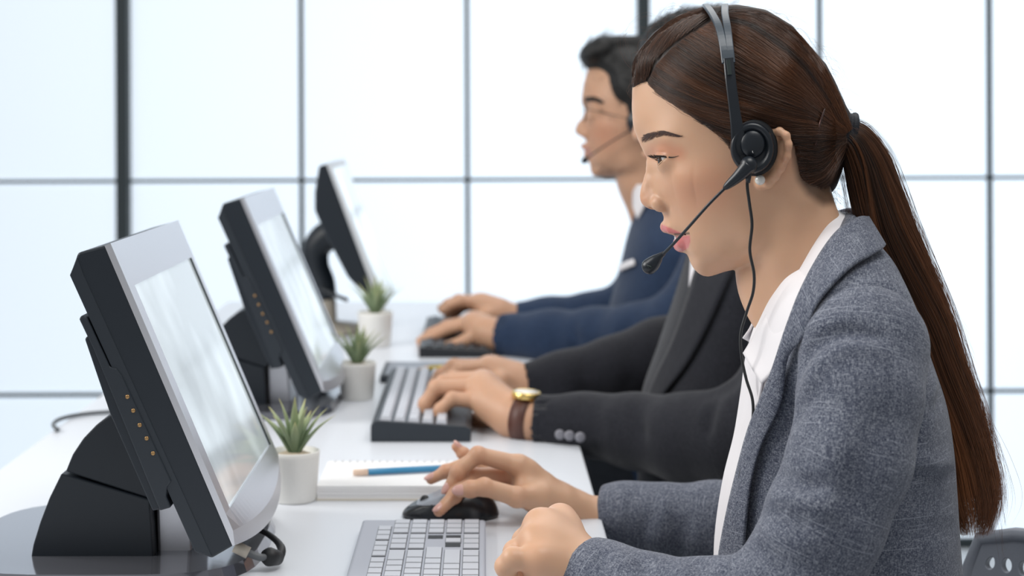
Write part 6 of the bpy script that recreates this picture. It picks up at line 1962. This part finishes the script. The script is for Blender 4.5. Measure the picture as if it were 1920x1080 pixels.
H3R = [[(915, 590, 3.17, .013), (892, 600, 3.16, .0110), (874, 608, 3.155, .0100), (862, 614, 3.15, .0088)],
       [(895, 568, 3.19, .0120), (862, 566, 3.18, .0105), (842, 574, 3.17, .0095), (832, 582, 3.17, .0082)],
       [(893, 566, 3.21, .0120), (860, 562, 3.21, .0105), (840, 570, 3.21, .0095), (828, 578, 3.21, .0082)],
       [(894, 568, 3.23, .0118), (864, 568, 3.24, .0102), (848, 580, 3.24, .0092), (840, 590, 3.24, .0080)],
       [(896, 572, 3.25, .0108), (872, 574, 3.26, .0092), (858, 584, 3.26, .0084), (852, 594, 3.26, .0072)]]
ex = lambda S: S.cap(at(935, 585, 3.19), at(908, 574, 3.20), .022, .018, .016)
V, Q, _f = hand_mesh([(985, 600, 3.20, .026), (955, 594, 3.195, .0240), (938, 586, 3.195, .0225)], H3R, .002, .0125, .016, ex, relax_n=1)
add_hand(m3, V, Q, M_skinM, 'right_hand')
legs(m3, F3, 1330, 2.95, M_trouser)
# glasses and headset of the far man
gl = empty('eyeglasses', tuple(F3.wor(l3(1215, 300))), 'thin dark framed eyeglasses on the man in navy', 'eyeglasses')
for sg in (-1, 1):
    a = np.linspace(0, 2 * math.pi, 30)
    c = l3(1208, 304, -.03); c[2] = sg * .032
    tube('rim', F3.wor(np.array([c + np.array([.004 * abs(math.cos(t)) + .001, .0165 * math.sin(t), .022 * math.cos(t)]) for t in a])), .0008, M_blackcable, gl, 6)
    p0 = c + np.array([.005, .006, sg * .022]); p1 = l3(1440, 285, -.076); p1[2] = sg * .080
    tube('temple', F3.wor(np.array([p0, p1])), .0007, M_blackcable, gl, 6)
tube('bridge', F3.wor(np.array([l3(1206, 300) + np.array([0, 0, -.010]), l3(1206, 300) + np.array([-.003, .002, 0]), l3(1206, 300) + np.array([0, 0, .010])])), .0008, M_blackcable, gl, 6)
h3 = empty('headset', tuple(F3.wor(l3(1420, 290, -.09))), 'headset with a thin microphone boom worn by the man in navy', 'headset')
tube('microphone_boom', F3.wor(np.array([F3.ray(1190, 240, -.095), F3.ray(1152, 262, -.090), F3.ray(1120, 283, -.076), F3.ray(1100, 297, -.062)])), .0012, M_hs, h3, 8, 24)
tube('microphone', F3.wor(np.array([F3.ray(1101, 296, -.062), F3.ray(1096, 301, -.06), F3.ray(1093, 304, -.058)])), [.003, .006, .004], M_foam, h3, 12)
c = F3.wor(l3(1425, 285, -.082))
lathe('ear_cup', [(0, 0), (.024, 0), (.026, .006), (.022, .014), (0, .016)], M_hs, h3, 30, tuple(c), Matrix.Rotation(math.pi / 2, 3, 'X'))
arc = []
for t in np.linspace(0, math.pi, 30):
    b_ = l3(1425, 285); tp = l3(1400, -25)
    arc.append(b_ + (tp - b_) * math.sin(t) ** .8 + np.array([0, 0, -.098 * math.cos(t)]))
tube('headband', F3.wor(np.array(arc)), .003, M_hs, h3, 8, flat=2)
# ------------------------------------------------------------------ office chair of the woman
M_chair = grain(mat('grey_chair_plastic', (0.22, 0.24, 0.28), 0.42), 900, .1, .05, 2, .0003)
ch = empty('office_chair', (0.46, 1.45, 0), 'grey office chair with a perforated plastic backrest behind the woman', 'chair')
def backrest():
    o = Vector((0.470, 1.628, 0)); d = Vector((.42, -.62, 0)); d.normalize(); n_ = Vector((-d.y, d.x, 0)) * -1
    if n_.y > 0: n_ = -n_
    nu, nv, Wd, Ht, z1 = 26, 19, .43, .40, .752
    bm = bmesh.new(); cell = {}
    def P(u, v):     # u, v in -1..1, squared off circle
        r = .18
        uu, vv = u, v
        k = max(0, abs(u) + abs(v) - 1.72)
        uu = u * (1 - k * .22); vv = v * (1 - k * .22)
        x = (uu + 1) / 2 * Wd
        return o + d * x + Vector((0, 0, z1 - Ht / 2 + vv * Ht / 2)) + n_ * (-.030 * (uu * uu) * -1 - .02 * vv)
    su, sv = 2 / nu, 2 / nv
    gridv = {}
    def gv(i, j):
        if (i, j) not in gridv: gridv[(i, j)] = bm.verts.new(P(-1 + i * su, -1 + j * sv))
        return gridv[(i, j)]
    mid = {}
    def gm(i, j, ax):
        if (i, j, ax) not in mid:
            mid[(i, j, ax)] = bm.verts.new(P(-1 + (i + (.5 if ax == 0 else 0)) * su, -1 + (j + (.5 if ax == 1 else 0)) * sv))
        return mid[(i, j, ax)]
    for i in range(nu):
        for j in range(nv):
            ring = [gv(i, j), gm(i, j, 0), gv(i + 1, j), gm(i + 1, j, 1), gv(i + 1, j + 1), gm(i, j + 1, 0), gv(i, j + 1), gm(i, j, 1)]
            if i in (0, nu - 1) or j in (0, nv - 1):
                bm.faces.new(ring); continue
            cu, cv = -1 + (i + .5) * su, -1 + (j + .5) * sv
            inn_ = []
            for k in range(16):
                a = math.radians(225 + 22.5 * k)
                inn_.append(bm.verts.new(P(cu + math.cos(a) * su * .30, cv + math.sin(a) * sv * .32)))
            for k in range(8):
                bm.faces.new((ring[k], ring[(k + 1) % 8], inn_[(2 * k + 2) % 16], inn_[2 * k + 1], inn_[2 * k]))
    b = link('backrest', bm_mesh('backrest', bm), M_chair, ch, False)
    md = b.modifiers.new('thickness', 'SOLIDIFY'); md.thickness = .010; md.offset = 0
    md = b.modifiers.new('bevel', 'BEVEL'); md.width = .002; md.segments = 2; md.limit_method = 'ANGLE'
    rim = [P(u, v) for u, v in [(-1, -1 + 2 * t / 10) for t in range(10)] + [(-1 + 2 * t / 10, 1) for t in range(10)] + [(1, 1 - 2 * t / 10) for t in range(10)] + [(1 - 2 * t / 10, -1) for t in range(11)]]
    tube('frame', rim, .0075, M_chair, b, 10)
    return o + d * Wd / 2, d, n_
bc, bd, bn = backrest()
tube('back_support', [bc + Vector((0, 0, .46)) - bn * .02, bc + Vector((0, 0, .42)) - bn * .03, Vector((.46, 1.45, .40)), Vector((.36, 1.45, .395))], .016, M_chair, ch, 12, 20)
S = Field((0.02, 1.18, .38), (.60, 1.74, .50), .008)
S.ell((.31, 1.46, .432), (.235, .225, .040), 0)
V, Q = S.mesh('seat', 2)
link('seat', mesh_fast('seat', V, Q), grain(mat('seat_fabric', (.05, .055, .065), .9), 600, .2, .2), ch)
tube('gas_lift', [(.33, 1.45, .10), (.33, 1.45, .40)], .024, M_leg, ch, 20)
for k in range(5):
    a = 2 * math.pi * k / 5 + .3
    e = Vector((.33 + .27 * math.cos(a), 1.45 + .27 * math.sin(a), .075))
    leg = tube('leg', [(.33, 1.45, .11), tuple(e)], [.022, .014], M_chair, ch, 12)
    tube('castor', [e + Vector((-.012 * math.sin(a), .012 * math.cos(a), -.047)), e + Vector((.012 * math.sin(a), -.012 * math.cos(a), -.047))], .027, M_blackcable, leg, 20)
